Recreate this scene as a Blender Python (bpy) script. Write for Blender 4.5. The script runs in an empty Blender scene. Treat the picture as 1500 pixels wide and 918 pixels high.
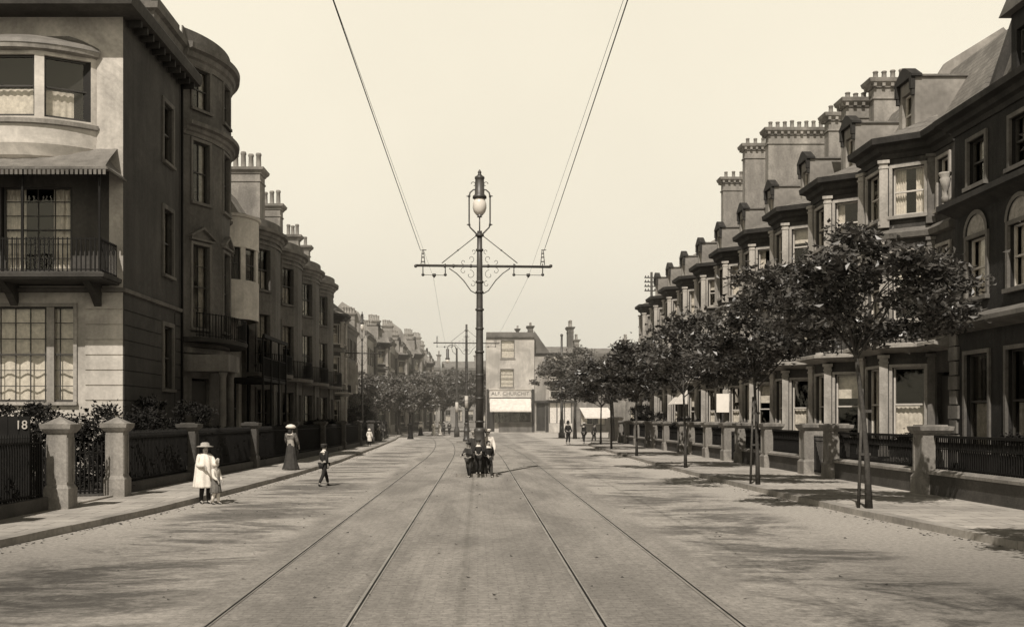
import bpy, math, random
from mathutils import Vector, Matrix
C = bpy.context.scene.collection
PI = math.pi
random.seed(7)
ORD = ['first','second','third','fourth','fifth','sixth','seventh','eighth','ninth','tenth','eleventh','twelfth',
       'thirteenth','fourteenth','fifteenth','sixteenth','seventeenth','eighteenth','nineteenth','twentieth']

# ------------------------------------------------------------------ materials
def tint(v): return (v, v*0.935, v*0.845, 1)
def mat(name, v, rough=.85, var=.25, scale=3, bump=0.0, bscale=30, streak=False, spec=.3, v2=None, metal=0):
    m = bpy.data.materials.new(name); m.use_nodes = True
    N, L = m.node_tree.nodes, m.node_tree.links
    b = N['Principled BSDF']; b.inputs['Roughness'].default_value = rough
    b.inputs['Specular IOR Level'].default_value = spec
    b.inputs['Metallic'].default_value = metal
    tc = N.new('ShaderNodeTexCoord'); mp = N.new('ShaderNodeMapping')
    L.new(tc.outputs['Object'], mp.inputs[0])
    if streak: mp.inputs['Scale'].default_value = (1.6, 1.6, .22)
    n = N.new('ShaderNodeTexNoise'); n.inputs['Scale'].default_value = scale
    n.inputs['Detail'].default_value = 6; n.inputs['Roughness'].default_value = .62
    L.new(mp.outputs[0], n.inputs['Vector'])
    r = N.new('ShaderNodeValToRGB'); e = r.color_ramp.elements
    e[0].position = .32; e[1].position = .7
    e[0].color = tint(v*(1-var)) if v2 is None else tint(v2); e[1].color = tint(v*(1+var*.6))
    L.new(n.outputs['Fac'], r.inputs[0])
    # second finer grain
    n2 = N.new('ShaderNodeTexNoise'); n2.inputs['Scale'].default_value = scale*11; n2.inputs['Detail'].default_value = 4
    L.new(tc.outputs['Object'], n2.inputs['Vector'])
    mr = N.new('ShaderNodeMapRange'); mr.inputs[1].default_value=.3; mr.inputs[2].default_value=.7
    mr.inputs[3].default_value = 1-var*.5; mr.inputs[4].default_value = 1+var*.35
    L.new(n2.outputs['Fac'], mr.inputs[0])
    mx = N.new('ShaderNodeVectorMath'); mx.operation='SCALE'
    L.new(r.outputs[0], mx.inputs[0]); L.new(mr.outputs[0], mx.inputs['Scale'])
    if streak:
        n3=N.new('ShaderNodeTexNoise'); n3.inputs['Scale'].default_value=scale*.42; n3.inputs['Detail'].default_value=8; n3.inputs['Roughness'].default_value=.7; n3.inputs['Distortion'].default_value=.8
        L.new(tc.outputs['Object'], n3.inputs['Vector'])
        m3=N.new('ShaderNodeMapRange'); m3.inputs[1].default_value=.42; m3.inputs[2].default_value=.62; m3.inputs[3].default_value=.68; m3.inputs[4].default_value=1.06; L.new(n3.outputs['Fac'],m3.inputs[0])
        mx3=N.new('ShaderNodeVectorMath'); mx3.operation='SCALE'; L.new(mx.outputs[0],mx3.inputs[0]); L.new(m3.outputs[0],mx3.inputs['Scale']); mx=mx3
    L.new(mx.outputs[0], b.inputs['Base Color'])
    if bump:
        bn = N.new('ShaderNodeTexNoise'); bn.inputs['Scale'].default_value = bscale; bn.inputs['Detail'].default_value = 5
        L.new(tc.outputs['Object'], bn.inputs['Vector'])
        bp = N.new('ShaderNodeBump'); bp.inputs['Strength'].default_value = bump; bp.inputs['Distance'].default_value = .02
        L.new(bn.outputs['Fac'], bp.inputs['Height']); L.new(bp.outputs[0], b.inputs['Normal'])
    return m
M = {}
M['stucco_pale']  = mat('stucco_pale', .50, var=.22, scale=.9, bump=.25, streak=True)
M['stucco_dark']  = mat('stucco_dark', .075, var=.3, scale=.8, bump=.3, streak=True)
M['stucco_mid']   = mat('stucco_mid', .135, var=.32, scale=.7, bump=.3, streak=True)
M['stucco_far']   = mat('stucco_far', .34, var=.28, scale=.5, bump=.2, streak=True)  # far house walls: distance haze put into the paler colour
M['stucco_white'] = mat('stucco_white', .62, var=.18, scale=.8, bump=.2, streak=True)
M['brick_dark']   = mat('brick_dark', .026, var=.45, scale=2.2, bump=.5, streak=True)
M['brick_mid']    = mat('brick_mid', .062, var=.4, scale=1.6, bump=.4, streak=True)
M['trim']         = mat('trim', .165, var=.3, scale=1.2, streak=True, bump=.15)
M['trim_pale']    = mat('trim_pale', .37, var=.3, scale=1.2, streak=True, bump=.15)
M['trim_dark']    = mat('trim_dark', .042, var=.35, scale=1.2, streak=True, bump=.2)
M['slate']        = mat('slate', .16, var=.35, scale=1.4, rough=.6, bump=.4, bscale=12)
M['chimney']      = mat('chimney', .30, var=.3, scale=1.0, bump=.3, streak=True)
M['pot']          = mat('pot', .22, var=.3, scale=4)
M['pot_far']      = mat('pot_far', .30, var=.3, scale=4)  # paler copy of pot: haze on far chimneys put into the colour
M['stone']        = mat('stone', .29, var=.35, scale=1.5, bump=.35, streak=True)
M['stone_dark']   = mat('stone_dark', .075, var=.35, scale=1.5, bump=.35)
M['iron']         = mat('iron', .012, rough=.75, var=.3, scale=5, spec=.15)
M['pole_paint']   = mat('pole_paint', .060, rough=.45, var=.4, scale=4, spec=.5)
M['pole_pale']    = mat('pole_pale', .5, rough=.6, var=.2, scale=5)
M['sash_white']   = mat('sash_white', .50, rough=.5, var=.15, scale=5)
M['sash_dark']    = mat('sash_dark', .05, rough=.5, var=.2, scale=5)
M['curtain']      = mat('curtain', .68, var=.3, scale=6)
M['curtain_dim']  = mat('curtain_dim', .34, var=.4, scale=6)
M['brick_far']    = mat('brick_far', .22, var=.35, scale=1.6, bump=.3, streak=True)  # far brick lightened, haze is part of the colour
M['interior']     = mat('interior', .02, var=.3, scale=2)
M['door']         = mat('door', .04, rough=.4, var=.2, scale=3)
M['bark']         = mat('bark', .06, var=.4, scale=9, bump=.6, bscale=40)
M['soil']         = mat('soil', .06, var=.4, scale=2, bump=.5)
M['rail']         = mat('rail', .30, rough=.45, var=.35, scale=1.2, spec=.5, metal=.2)
M['kerb']         = mat('kerb', .30, var=.35, scale=.9, bump=.2)
M['canvas']       = mat('canvas', .66, var=.18, scale=2.5)
M['lead']         = mat('lead', .17, var=.3, scale=2, rough=.6)
M['skin']         = mat('skin', .33, var=.1, scale=8, rough=.6)
M['hair']         = mat('hair', .025, var=.3, scale=30)
M['cloth_white']  = mat('cloth_white', .68, var=.2, scale=5)
M['cloth_black']  = mat('cloth_black', .020, var=.3, scale=9)
M['cloth_dark']   = mat('cloth_dark', .045, var=.35, scale=9)
M['cloth_brown']  = mat('cloth_brown', .14, var=.5, scale=14)
M['straw']        = mat('straw', .36, var=.3, scale=30)
M['boot']         = mat('boot', .015, rough=.4, var=.2, scale=9)
M['board']        = mat('board', .80, var=.05, scale=3)
M['letter']       = mat('letter', .15, var=.1, scale=3)
M['letter_pale']  = mat('letter_pale', .42, var=.1, scale=3)
M['globe']        = mat('globe', .66, var=.05, scale=3, rough=.15, spec=.6)

def glass_mat():
    m = bpy.data.materials.new('window_glass'); m.use_nodes = True
    N, L = m.node_tree.nodes, m.node_tree.links; N.clear()
    o = N.new('ShaderNodeOutputMaterial'); mx = N.new('ShaderNodeMixShader')
    t = N.new('ShaderNodeBsdfTransparent'); t.inputs[0].default_value = (.88,.87,.84,1)
    g = N.new('ShaderNodeBsdfGlossy'); g.inputs['Roughness'].default_value = .04; g.inputs[0].default_value=(.9,.88,.8,1)
    f0 = N.new('ShaderNodeLayerWeight'); f0.inputs[0].default_value=.5; f1=N.new('ShaderNodeMath'); f1.operation='POWER'; f1.inputs[1].default_value=4; L.new(f0.outputs['Facing'],f1.inputs[0]); f=N.new('ShaderNodeMath'); f.operation='MULTIPLY_ADD'; f.inputs[1].default_value=.7; f.inputs[2].default_value=.05; L.new(f1.outputs[0],f.inputs[0])
    tc = N.new('ShaderNodeTexCoord'); n = N.new('ShaderNodeTexNoise'); n.inputs['Scale'].default_value = 1.6
    L.new(tc.outputs['Object'], n.inputs['Vector'])
    b = N.new('ShaderNodeBump'); b.inputs['Strength'].default_value=.12; b.inputs['Distance'].default_value=.05
    L.new(n.outputs['Fac'], b.inputs['Height']); L.new(b.outputs[0], g.inputs['Normal'])
    L.new(f.outputs[0], mx.inputs[0]); L.new(t.outputs[0], mx.inputs[1]); L.new(g.outputs[0], mx.inputs[2])
    L.new(mx.outputs[0], o.inputs[0]); return m
M['glass'] = glass_mat()

def leaf_mat(name, v, spread=.5, rough=.42, spec=.55):
    m = bpy.data.materials.new(name); m.use_nodes = True
    N, L = m.node_tree.nodes, m.node_tree.links; N.clear()
    o = N.new('ShaderNodeOutputMaterial'); mx = N.new('ShaderNodeMixShader'); mx.inputs[0].default_value=.28
    d = N.new('ShaderNodeBsdfPrincipled'); d.inputs['Roughness'].default_value=rough; d.inputs['Specular IOR Level'].default_value=spec
    t = N.new('ShaderNodeBsdfTranslucent')
    tc = N.new('ShaderNodeTexCoord'); n = N.new('ShaderNodeTexNoise'); n.inputs['Scale'].default_value = 2.6; n.inputs['Detail'].default_value=5
    L.new(tc.outputs['Object'], n.inputs['Vector'])
    r = N.new('ShaderNodeValToRGB'); e=r.color_ramp.elements
    e[0].position=.35; e[1].position=.68; e[0].color=tint(v*(1-spread)); e[1].color=tint(v*(1+spread))
    L.new(n.outputs['Fac'], r.inputs[0]); L.new(r.outputs[0], d.inputs['Base Color']); L.new(r.outputs[0], t.inputs[0])
    L.new(d.outputs[0], mx.inputs[1]); L.new(t.outputs[0], mx.inputs[2]); L.new(mx.outputs[0], o.inputs[0]); return m
M['leaf'] = leaf_mat('leaf', .080,.7,.38,.7); M['leaf_dark'] = leaf_mat('leaf_dark', .020,.5,.7,.2); M['leaf_far'] = leaf_mat('leaf_far', .15, .35)  # leaf_far is paler: distance haze painted into the leaf colour

def slate_mat(name, v):
    m = mat(name, v, rough=.62, var=.3, scale=1.2); N,L=m.node_tree.nodes,m.node_tree.links
    tc=N.new('ShaderNodeTexCoord'); sx=N.new('ShaderNodeSeparateXYZ'); cb=N.new('ShaderNodeCombineXYZ')
    L.new(tc.outputs['Object'],sx.inputs[0]); L.new(sx.outputs['X'],cb.inputs[0]); L.new(sx.outputs['Z'],cb.inputs[1])
    br=N.new('ShaderNodeTexBrick'); br.inputs['Scale'].default_value=1; br.inputs['Brick Width'].default_value=.3; br.inputs['Row Height'].default_value=.17
    br.inputs['Mortar Size'].default_value=.012; L.new(cb.outputs[0],br.inputs['Vector'])
    br.inputs['Color1'].default_value=(.8,.8,.8,1); br.inputs['Color2'].default_value=(1.15,1.15,1.15,1); br.inputs['Mortar'].default_value=(.55,.55,.55,1)
    b=N['Principled BSDF']; src=b.inputs['Base Color'].links[0].from_socket
    mu=N.new('ShaderNodeVectorMath'); mu.operation='MULTIPLY'; L.new(src,mu.inputs[0]); L.new(br.outputs['Color'],mu.inputs[1]); L.new(mu.outputs[0],b.inputs['Base Color'])
    return m
M['slates'] = slate_mat('slates', .20)

def ground_mat(name, kind):
    m = bpy.data.materials.new(name); m.use_nodes = True
    N, L = m.node_tree.nodes, m.node_tree.links; b=N['Principled BSDF']; b.inputs['Roughness'].default_value=.9; b.inputs['Specular IOR Level'].default_value=.2
    tc=N.new('ShaderNodeTexCoord')
    def noise(sc, stretch=(1,1,1), det=6, rough=.6, dist=0):
        mp=N.new('ShaderNodeMapping'); mp.inputs['Scale'].default_value=stretch; L.new(tc.outputs['Object'],mp.inputs[0])
        n=N.new('ShaderNodeTexNoise'); n.inputs['Scale'].default_value=sc; n.inputs['Detail'].default_value=det; n.inputs['Roughness'].default_value=rough
        n.inputs['Distortion'].default_value=dist
        L.new(mp.outputs[0],n.inputs['Vector']); return n.outputs['Fac']
    def ramp(s,a,b_,c0,c1):
        r=N.new('ShaderNodeMapRange'); r.interpolation_type='SMOOTHSTEP'
        r.inputs[1].default_value=a; r.inputs[2].default_value=b_; r.inputs[3].default_value=c0; r.inputs[4].default_value=c1
        L.new(s,r.inputs[0]); return r.outputs[0]
    def op(o,a,b_):
        x=N.new('ShaderNodeMath'); x.operation=o
        for i,s in enumerate((a,b_)):
            if isinstance(s,(int,float)): x.inputs[i].default_value=s
            else: L.new(s,x.inputs[i])
        return x.outputs[0]
    sx=N.new('ShaderNodeSeparateXYZ'); L.new(tc.outputs['Object'],sx.inputs[0])
    if kind=='road':
        # dusty pale macadam, darker rolled patches stretched across the lanes
        big = ramp(noise(.42,(.6,1.0,1),9,.72,1.2), .42,.58, 0,1)
        fine = ramp(noise(2.1,(.75,1.1,1),8,.78,.8), .40,.60, 0,1)
        ax = op('ABSOLUTE', sx.outputs['X'], 0)
        lane = ramp(ax, 2.4,4.4, .45, 1.0)
        edge = ramp(ax, 5.4,6.7, 1.0, .12)
        dark = op('MULTIPLY', op('MULTIPLY', op('ADD', op('MULTIPLY',big,.62), op('MULTIPLY',fine,.38)), lane), edge)
        bedf = ramp(ax, 2.9,3.3, 1.0, 0.0)
        bedn = ramp(noise(.6,(1,.22,1),7,.7,.5), .36,.66, .21,.34)
        b0 = ramp(dark, 0,.9, .39,.13)
        base = op('ADD', op('MULTIPLY',b0,op('SUBTRACT',1.0,bedf)), op('MULTIPLY',bedn,bedf))
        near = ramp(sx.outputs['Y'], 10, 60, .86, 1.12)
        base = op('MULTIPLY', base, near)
        grain = ramp(noise(11,(1,1,1),7,.85), .3,.7,.66,1.30)
        pits = ramp(noise(34,(1,1,1),3,.6), .62,.72,1.0,.6)
        br=N.new('ShaderNodeTexBrick'); br.inputs['Scale'].default_value=1; br.inputs['Brick Width'].default_value=.24; br.inputs['Row Height'].default_value=.11
        br.inputs['Mortar Size'].default_value=.008; br.inputs['Color1'].default_value=(.93,)*3+(1,); br.inputs['Color2'].default_value=(1.05,)*3+(1,); br.inputs['Mortar'].default_value=(.8,)*3+(1,)
        L.new(tc.outputs['Object'],br.inputs['Vector'])
        setts = op('ADD', op('MULTIPLY', br.outputs['Color'], bedf), op('SUBTRACT',1.0,bedf))
        corner_shade = op('SUBTRACT',1.0, op('MULTIPLY', ramp(sx.outputs['Y'],11,21,.55,0.0), ramp(ax,2.5,6,0.0,1.0)))  # near side corners darkened: shade painted into the road colour
        val = op('MULTIPLY', op('MULTIPLY', op('MULTIPLY', op('MULTIPLY',base, grain),pits), setts), corner_shade)
    elif kind=='bed':
        big = ramp(noise(.35,(1,.35,1),6,.65,.4), .36,.66, .165,.265)
        near = ramp(sx.outputs['Y'], 10, 60, .85, 1.2)
        strip = N.new('ShaderNodeTexWave'); strip.bands_direction='Y'; strip.inputs['Scale'].default_value=2.2; strip.inputs['Distortion'].default_value=.8
        L.new(tc.outputs['Object'],strip.inputs['Vector'])
        sw = ramp(strip.outputs['Fac'],0,1,.95,1.03)
        grain = ramp(noise(14,(1,1,1),5,.75), .3,.7,.85,1.12)
        val = op('MULTIPLY', op('MULTIPLY', op('MULTIPLY',big,near), sw), grain)
    elif kind=='pavement':
        big = ramp(noise(.5,(1,1,1),6,.6), .3,.7, .30,.44)
        br=N.new('ShaderNodeTexBrick'); br.inputs['Scale'].default_value=1; br.inputs['Brick Width'].default_value=.9; br.inputs['Row Height'].default_value=.6
        br.inputs['Mortar Size'].default_value=.016; br.inputs['Color1'].default_value=(.84,)*3+(1,); br.inputs['Color2'].default_value=(1.06,)*3+(1,); br.inputs['Mortar'].default_value=(.45,)*3+(1,)
        L.new(tc.outputs['Object'],br.inputs['Vector'])
        val = op('MULTIPLY', big, br.outputs['Color'])
        val = op('MULTIPLY', val, ramp(noise(12,(1,1,1),5,.7),.3,.7,.88,1.1))
    else:
        val = ramp(noise(.1), .3,.7,.10,.2)
    cb=N.new('ShaderNodeCombineXYZ'); 
    L.new(val,cb.inputs[0]); L.new(op('MULTIPLY',val,.935),cb.inputs[1]); L.new(op('MULTIPLY',val,.845),cb.inputs[2])
    L.new(cb.outputs[0], b.inputs['Base Color'])
    bp=N.new('ShaderNodeBump'); bp.inputs['Strength'].default_value=.35; bp.inputs['Distance'].default_value=.02
    L.new(noise(9,(1,1,1),8,.75), bp.inputs['Height']); L.new(bp.outputs[0], b.inputs['Normal'])
    return m
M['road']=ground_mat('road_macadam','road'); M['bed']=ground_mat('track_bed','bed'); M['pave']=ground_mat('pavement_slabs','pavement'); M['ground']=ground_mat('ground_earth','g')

# ------------------------------------------------------------------ mesh building
OFF = Vector((0,0,0))
class MB:
    def __init__(s): s.v=[]; s.f=[]; s.sm=[]
    def add(s, vs, fs, smooth=False):
        b=len(s.v); s.v += [tuple(v) for v in vs]
        for f in fs: s.f.append(tuple(i+b for i in f)); s.sm.append(smooth)
    def box(s,x0,y0,z0,x1,y1,z1):
        s.add([(x0,y0,z0),(x1,y0,z0),(x1,y1,z0),(x0,y1,z0),(x0,y0,z1),(x1,y0,z1),(x1,y1,z1),(x0,y1,z1)],
              [(0,3,2,1),(4,5,6,7),(0,1,5,4),(1,2,6,5),(2,3,7,6),(3,0,4,7)])
    def fbox(s,F,u0,u1,w0,w1,z0,z1):
        px,py,dx,dy=F; nx,ny=dy,-dx
        P=lambda u,w,z:(px+dx*u+nx*w, py+dy*u+ny*w, z)
        s.add([P(u0,w1,z0),P(u1,w1,z0),P(u1,w0,z0),P(u0,w0,z0),P(u0,w1,z1),P(u1,w1,z1),P(u1,w0,z1),P(u0,w0,z1)],
              [(0,3,2,1),(4,5,6,7),(0,1,5,4),(1,2,6,5),(2,3,7,6),(3,0,4,7)])
    def prism(s,poly,z0,z1):
        n=len(poly)
        s.add([(x,y,z0) for x,y in poly]+[(x,y,z1) for x,y in poly],
              [tuple(range(n-1,-1,-1)),tuple(range(n,2*n))]+[(i,(i+1)%n,n+(i+1)%n,n+i) for i in range(n)])
    def slab_x(s,poly_yz,x0,x1):
        n=len(poly_yz)
        s.add([(x0,y,z) for y,z in poly_yz]+[(x1,y,z) for y,z in poly_yz],
              [tuple(range(n)),tuple(range(2*n-1,n-1,-1))]+[(i,n+i,n+(i+1)%n,(i+1)%n) for i in range(n)])
    def slab_y(s,poly_xz,y0,y1):
        n=len(poly_xz)
        s.add([(x,y0,z) for x,z in poly_xz]+[(x,y1,z) for x,z in poly_xz],
              [tuple(range(n)),tuple(range(2*n-1,n-1,-1))]+[(i,n+i,n+(i+1)%n,(i+1)%n) for i in range(n)])
    def tube(s,pts,rad,n=8,cap=True):
        pts=[Vector(p) for p in pts]
        if not hasattr(rad,'__len__'): rad=[rad]*len(pts)
        vs=[];fs=[]; ref=None
        for i,p in enumerate(pts):
            t=(pts[min(i+1,len(pts)-1)]-pts[max(i-1,0)])
            t.normalize() if t.length>1e-9 else None
            if ref is None:
                ref=Vector((0,0,1)) if abs(t.z)<.9 else Vector((1,0,0))
            a=t.cross(ref)
            if a.length<1e-6: a=t.cross(Vector((0,1,0)))
            a.normalize(); b=t.cross(a); b.normalize(); ref=a.cross(t)
            for k in range(n):
                q=2*PI*k/n; vs.append(p+(a*math.cos(q)+b*math.sin(q))*rad[i])
        for i in range(len(pts)-1):
            for k in range(n):
                k2=(k+1)%n; fs.append((i*n+k,i*n+k2,(i+1)*n+k2,(i+1)*n+k))
        if cap: fs.append(tuple(range(n-1,-1,-1))); fs.append(tuple(range((len(pts)-1)*n,len(pts)*n)))
        s.add(vs,fs,n>4)
    def lathe(s,prof,cx=0,cy=0,n=16,sx=1,sy=1,pleat=0,np_=12):
        vs=[];fs=[]
        for j,(r,z) in enumerate(prof):
            for k in range(n):
                a=2*PI*k/n; q=r*(1+pleat*math.cos(np_*a))
                vs.append((cx+q*sx*math.cos(a),cy+q*sy*math.sin(a),z))
        for j in range(len(prof)-1):
            for k in range(n):
                k2=(k+1)%n; fs.append((j*n+k,j*n+k2,(j+1)*n+k2,(j+1)*n+k))
        fs.append(tuple(range(n-1,-1,-1))); fs.append(tuple(range((len(prof)-1)*n,len(prof)*n)))
        s.add(vs,fs,True)
    def ball(s,c,r,n=12,m=8,sc=(1,1,1)):
        prof=[(max(1e-4,r*math.sin(PI*j/m)), -r*math.cos(PI*j/m)) for j in range(m+1)]
        b=len(s.v); s.lathe(prof,0,0,n)
        for i in range(b,len(s.v)):
            x,y,z=s.v[i]; s.v[i]=(x*sc[0]+c[0],y*sc[1]+c[1],z*sc[2]+c[2])
    def sweep(s,path,prof,closed=False,caps=True):
        """extrude profile [(out,z)...] along plan path; out = distance to the right-hand (outer) side"""
        n=len(path); m=len(prof); vs=[]
        def nrm(a,b):
            d=Vector((b[0]-a[0],b[1]-a[1])); d.normalize(); return Vector((d.y,-d.x))
        for i,p in enumerate(path):
            ns=[]
            if i>0 or closed: ns.append(nrm(path[i-1],p))
            if i<n-1 or closed: ns.append(nrm(p,path[(i+1)%n]))
            if len(ns)==2:
                k=ns[0]+ns[1]; k/= max(.35,(1+ns[0].dot(ns[1])))
            else: k=ns[0]
            for o,z in prof: vs.append((p[0]+k.x*o,p[1]+k.y*o,z))
        fs=[]
        for i in range(n if closed else n-1):
            j=(i+1)%n
            for q in range(m):
                q2=(q+1)%m; fs.append((i*m+q,j*m+q,j*m+q2,i*m+q2))
        if not closed and caps:
            fs.append(tuple(range(m))); fs.append(tuple(range(n*m-1,(n-1)*m-1,-1)))
        s.add(vs,fs)
    def build(s,name,m,parent=None,recalc=True):
        me=bpy.data.meshes.new(name)
        me.from_pydata([(x-OFF.x,y-OFF.y,z-OFF.z) for x,y,z in s.v],[],s.f)
        me.polygons.foreach_set('use_smooth',s.sm); 
        if recalc:
            import bmesh
            bm=bmesh.new(); bm.from_mesh(me); bmesh.ops.recalc_face_normals(bm,faces=bm.faces); bm.to_mesh(me); bm.free()
        me.materials.append(M[m] if isinstance(m,str) else m); me.update()
        o=bpy.data.objects.new(name,me); C.objects.link(o)
        if parent is not None: o.parent=parent
        return o
def tag(o,label,cat,group=None,kind=None):
    if label: o['label']=label
    if cat: o['category']=cat
    if group: o['group']=group
    if kind: o['kind']=kind
    return o
def struct(name,mb,m,kind='structure',label=None,cat=None):
    o=mb.build(name,m); o['kind']=kind
    if label: o['label']=label
    if cat: o['category']=cat
    return o
def thing(name,label,cat,loc=(0,0,0),rz=0,group=None):
    o=bpy.data.objects.new(name,None); C.objects.link(o); o.location=loc; o.rotation_euler=(0,0,rz)
    o.empty_display_size=.1
    return tag(o,label,cat,group)
def kids(o): return [c for c in bpy.data.objects if c.parent is o]
def snapshot():
    d={}
    for c in bpy.data.objects:
        if c.parent: d.setdefault(c.parent.name,[]).append(c)
    return d
def dup(root,loc,rz=None,label=None,group=None,scale=None,skip=()):
    d=snapshot()
    def cp(o,par):
        c=o.copy(); C.objects.link(c); c.parent=par
        for ch in d.get(o.name,[]):
            if ch.name.split('.')[0] in skip: continue
            cp(ch,c)
        return c
    r=cp(root,None); r.location=loc
    if rz is not None: r.rotation_euler=(0,0,rz)
    if scale: r.scale=scale
    if label: r['label']=label
    if group: r['group']=group
    return r

# ------------------------------------------------------------------ architecture helpers (facade faces -y, path runs left to right)
def seg_frames(path):
    out=[]
    for a,b in zip(path,path[1:]):
        d=Vector((b[0]-a[0],b[1]-a[1])); L=d.length; d.normalize(); out.append(((a[0],a[1],d.x,d.y),L))
    return out
def wall_path(mb,path,z0,z1,ops,reveal=.2):
    """ops: (seg, uc, w, za, zb)"""
    for i,(F,L) in enumerate(seg_frames(path)):
        px,py,dx,dy=F; nx,ny=dy,-dx
        P=lambda u,z,w=0:(px+dx*u+nx*w,py+dy*u+ny*w,z)
        oo=[(uc-w/2,uc+w/2,za,zb) for (s,uc,w,za,zb) in ops if s==i]
        us=sorted({0,L,*[o[0] for o in oo],*[o[1] for o in oo]}); zs=sorted({z0,z1,*[o[2] for o in oo],*[o[3] for o in oo]})
        for u0,u1 in zip(us,us[1:]):
            for a,b in zip(zs,zs[1:]):
                um,zm=(u0+u1)/2,(a+b)/2
                if any(o[0]<um<o[1] and o[2]<zm<o[3] for o in oo): continue
                mb.add([P(u0,a),P(u1,a),P(u1,b),P(u0,b)],[(0,1,2,3)])
        for u0,u1,a,b in oo:
            r=-reveal
            mb.add([P(u0,a),P(u0,b),P(u0,b,r),P(u0,a,r)],[(0,1,2,3)])
            mb.add([P(u1,a),P(u1,a,r),P(u1,b,r),P(u1,b)],[(0,1,2,3)])
            mb.add([P(u0,b),P(u1,b),P(u1,b,r),P(u0,b,r)],[(0,1,2,3)])
            mb.add([P(u0,a),P(u0,a,r),P(u1,a,r),P(u1,a)],[(0,1,2,3)])
def window(root,F,uc,w,za,zb,sash='sash_white',blind=None,surround=None,bars=(1,1),sill=True,head=None,cmat='curtain',seed=0,casement=False,sw=.12):
    rnd=random.Random(seed*31+int(uc*100)+int(za*70))
    u0,u1=uc-w/2,uc+w/2; mb=MB(); d=-.13; t=.05
    for a,b in ((u0,u0+t),(u1-t,u1)): mb.fbox(F,a,b,d-.05,d+.02,za,zb)
    for a,b in ((za,za+.07),(zb-t,zb)): mb.fbox(F,u0+t,u1-t,d-.05,d+.02,a,b)
    zm=(za+zb)/2
    if not casement: mb.fbox(F,u0+t,u1-t,d-.05,d+.035,zm-.025,zm+.025)
    nb,nh=bars
    for k in range(1,nb+1):
        u=u0+(u1-u0)*k/(nb+1); mb.fbox(F,u-.014,u+.014,d-.035,d+.012,za+.07,zb-t)
    for half in ((za,zm),(zm,zb)):
        for k in range(1,nh):
            z=half[0]+(half[1]-half[0])*k/nh; mb.fbox(F,u0+t,u1-t,d-.033,d+.010,z-.013,z+.013)
    wn=mb.build('window',sash,root)
    p=MB(); px,py,dx,dy=F; nx,ny=dy,-dx
    Q=lambda u,z,ww:(px+dx*u+nx*ww,py+dy*u+ny*ww,z)
    p.add([Q(u0+t,za+.06,d-.02),Q(u1-t,za+.06,d-.02),Q(u1-t,zb-t,d-.02),Q(u0+t,zb-t,d-.02)],[(0,1,2,3)])
    p.build('pane','glass',wn,False)
    if blind is None: blind=rnd.choice(['half','curtains','none','curtains','low'])
    if blind!='none':
        c=MB(); cd=d-.16
        def cloth(a,b,z0_,z1_,waves=9,amp=.03):
            n=22; vs=[]; fs=[]
            for k in range(n+1):
                u=a+(b-a)*k/n; ww=cd+amp*math.sin(k/n*waves*PI)
                vs+= [Q(u,z0_,ww),Q(u,z1_,ww)]
            for k in range(n): fs.append((2*k,2*k+2,2*k+3,2*k+1))
            c.add(vs,fs,True)
        if blind=='half': cloth(u0,u1,zm+(zb-zm)*rnd.uniform(.0,.5),zb,2,.004)
        elif blind=='full': cloth(u0,u1,za,zb,2,.004)
        elif blind=='low': cloth(u0,u1,za,zm-.05,14,.02)
        elif blind=='festoon':
            cloth(u0,u1,za+.05,zb,10,.05)
        else:
            q=rnd.uniform(.24,.36)*(u1-u0); cloth(u0,u0+q,za,zb); cloth(u1-q,u1,za,zb)
        c.build('blind' if blind in('half','full') else 'curtain',cmat,wn,False)
    if surround or sill:
        s=MB()
        if surround:
            s.fbox(F,u0-sw,u0-.003,-.02,.06,za,zb+sw); s.fbox(F,u1+.003,u1+sw,-.02,.06,za,zb+sw); s.fbox(F,u0-.002,u1+.002,-.02,.058,zb+.003,zb+sw)
            if head: 
                s.fbox(F,u0-sw-.08,u1+sw+.08,-.02,.16,zb+sw+.05,zb+sw+.13)
            if head=='pediment':
                a,b,z=u0-sw-.12,u1+sw+.12,zb+sw+.13
                m_=(a+b)/2; H=.38
                for (ua,ub,zA,zB) in ((a,m_,z,z+H),(m_,b,z+H,z)):
                    vs=[Q(ua,zA,-.02),Q(ub,zB,-.02),Q(ub,zB,.2),Q(ua,zA,.2),Q(ua,zA+.1,-.02),Q(ub,zB+.1,-.02),Q(ub,zB+.1,.2),Q(ua,zA+.1,.2)]
                    s.add(vs,[(0,1,2,3),(4,7,6,5),(3,2,6,7),(0,4,5,1),(0,3,7,4),(1,5,6,2)])
                s.add([Q(a,z,.05),Q(b,z,.05),Q(m_,z+H,.05)],[(0,1,2)])
        if sill: s.fbox(F,u0-.14,u1+.14,-.1,.13,za-.11,za-.004)
        s.build('window_surround',surround or 'trim',wn)
    return wn
def cornice_prof(z,h,out):
    return [(-.05,z),(.05,z),(.10,z+h*.25),(out*.45,z+h*.35),(out*.55,z+h*.6),(out*.95,z+h*.7),(out,z+h),(-.05,z+h+.02)]
def box_prof(a,b,z0,z1): return [(a,z0),(b,z0),(b,z1),(a,z1)]
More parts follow.
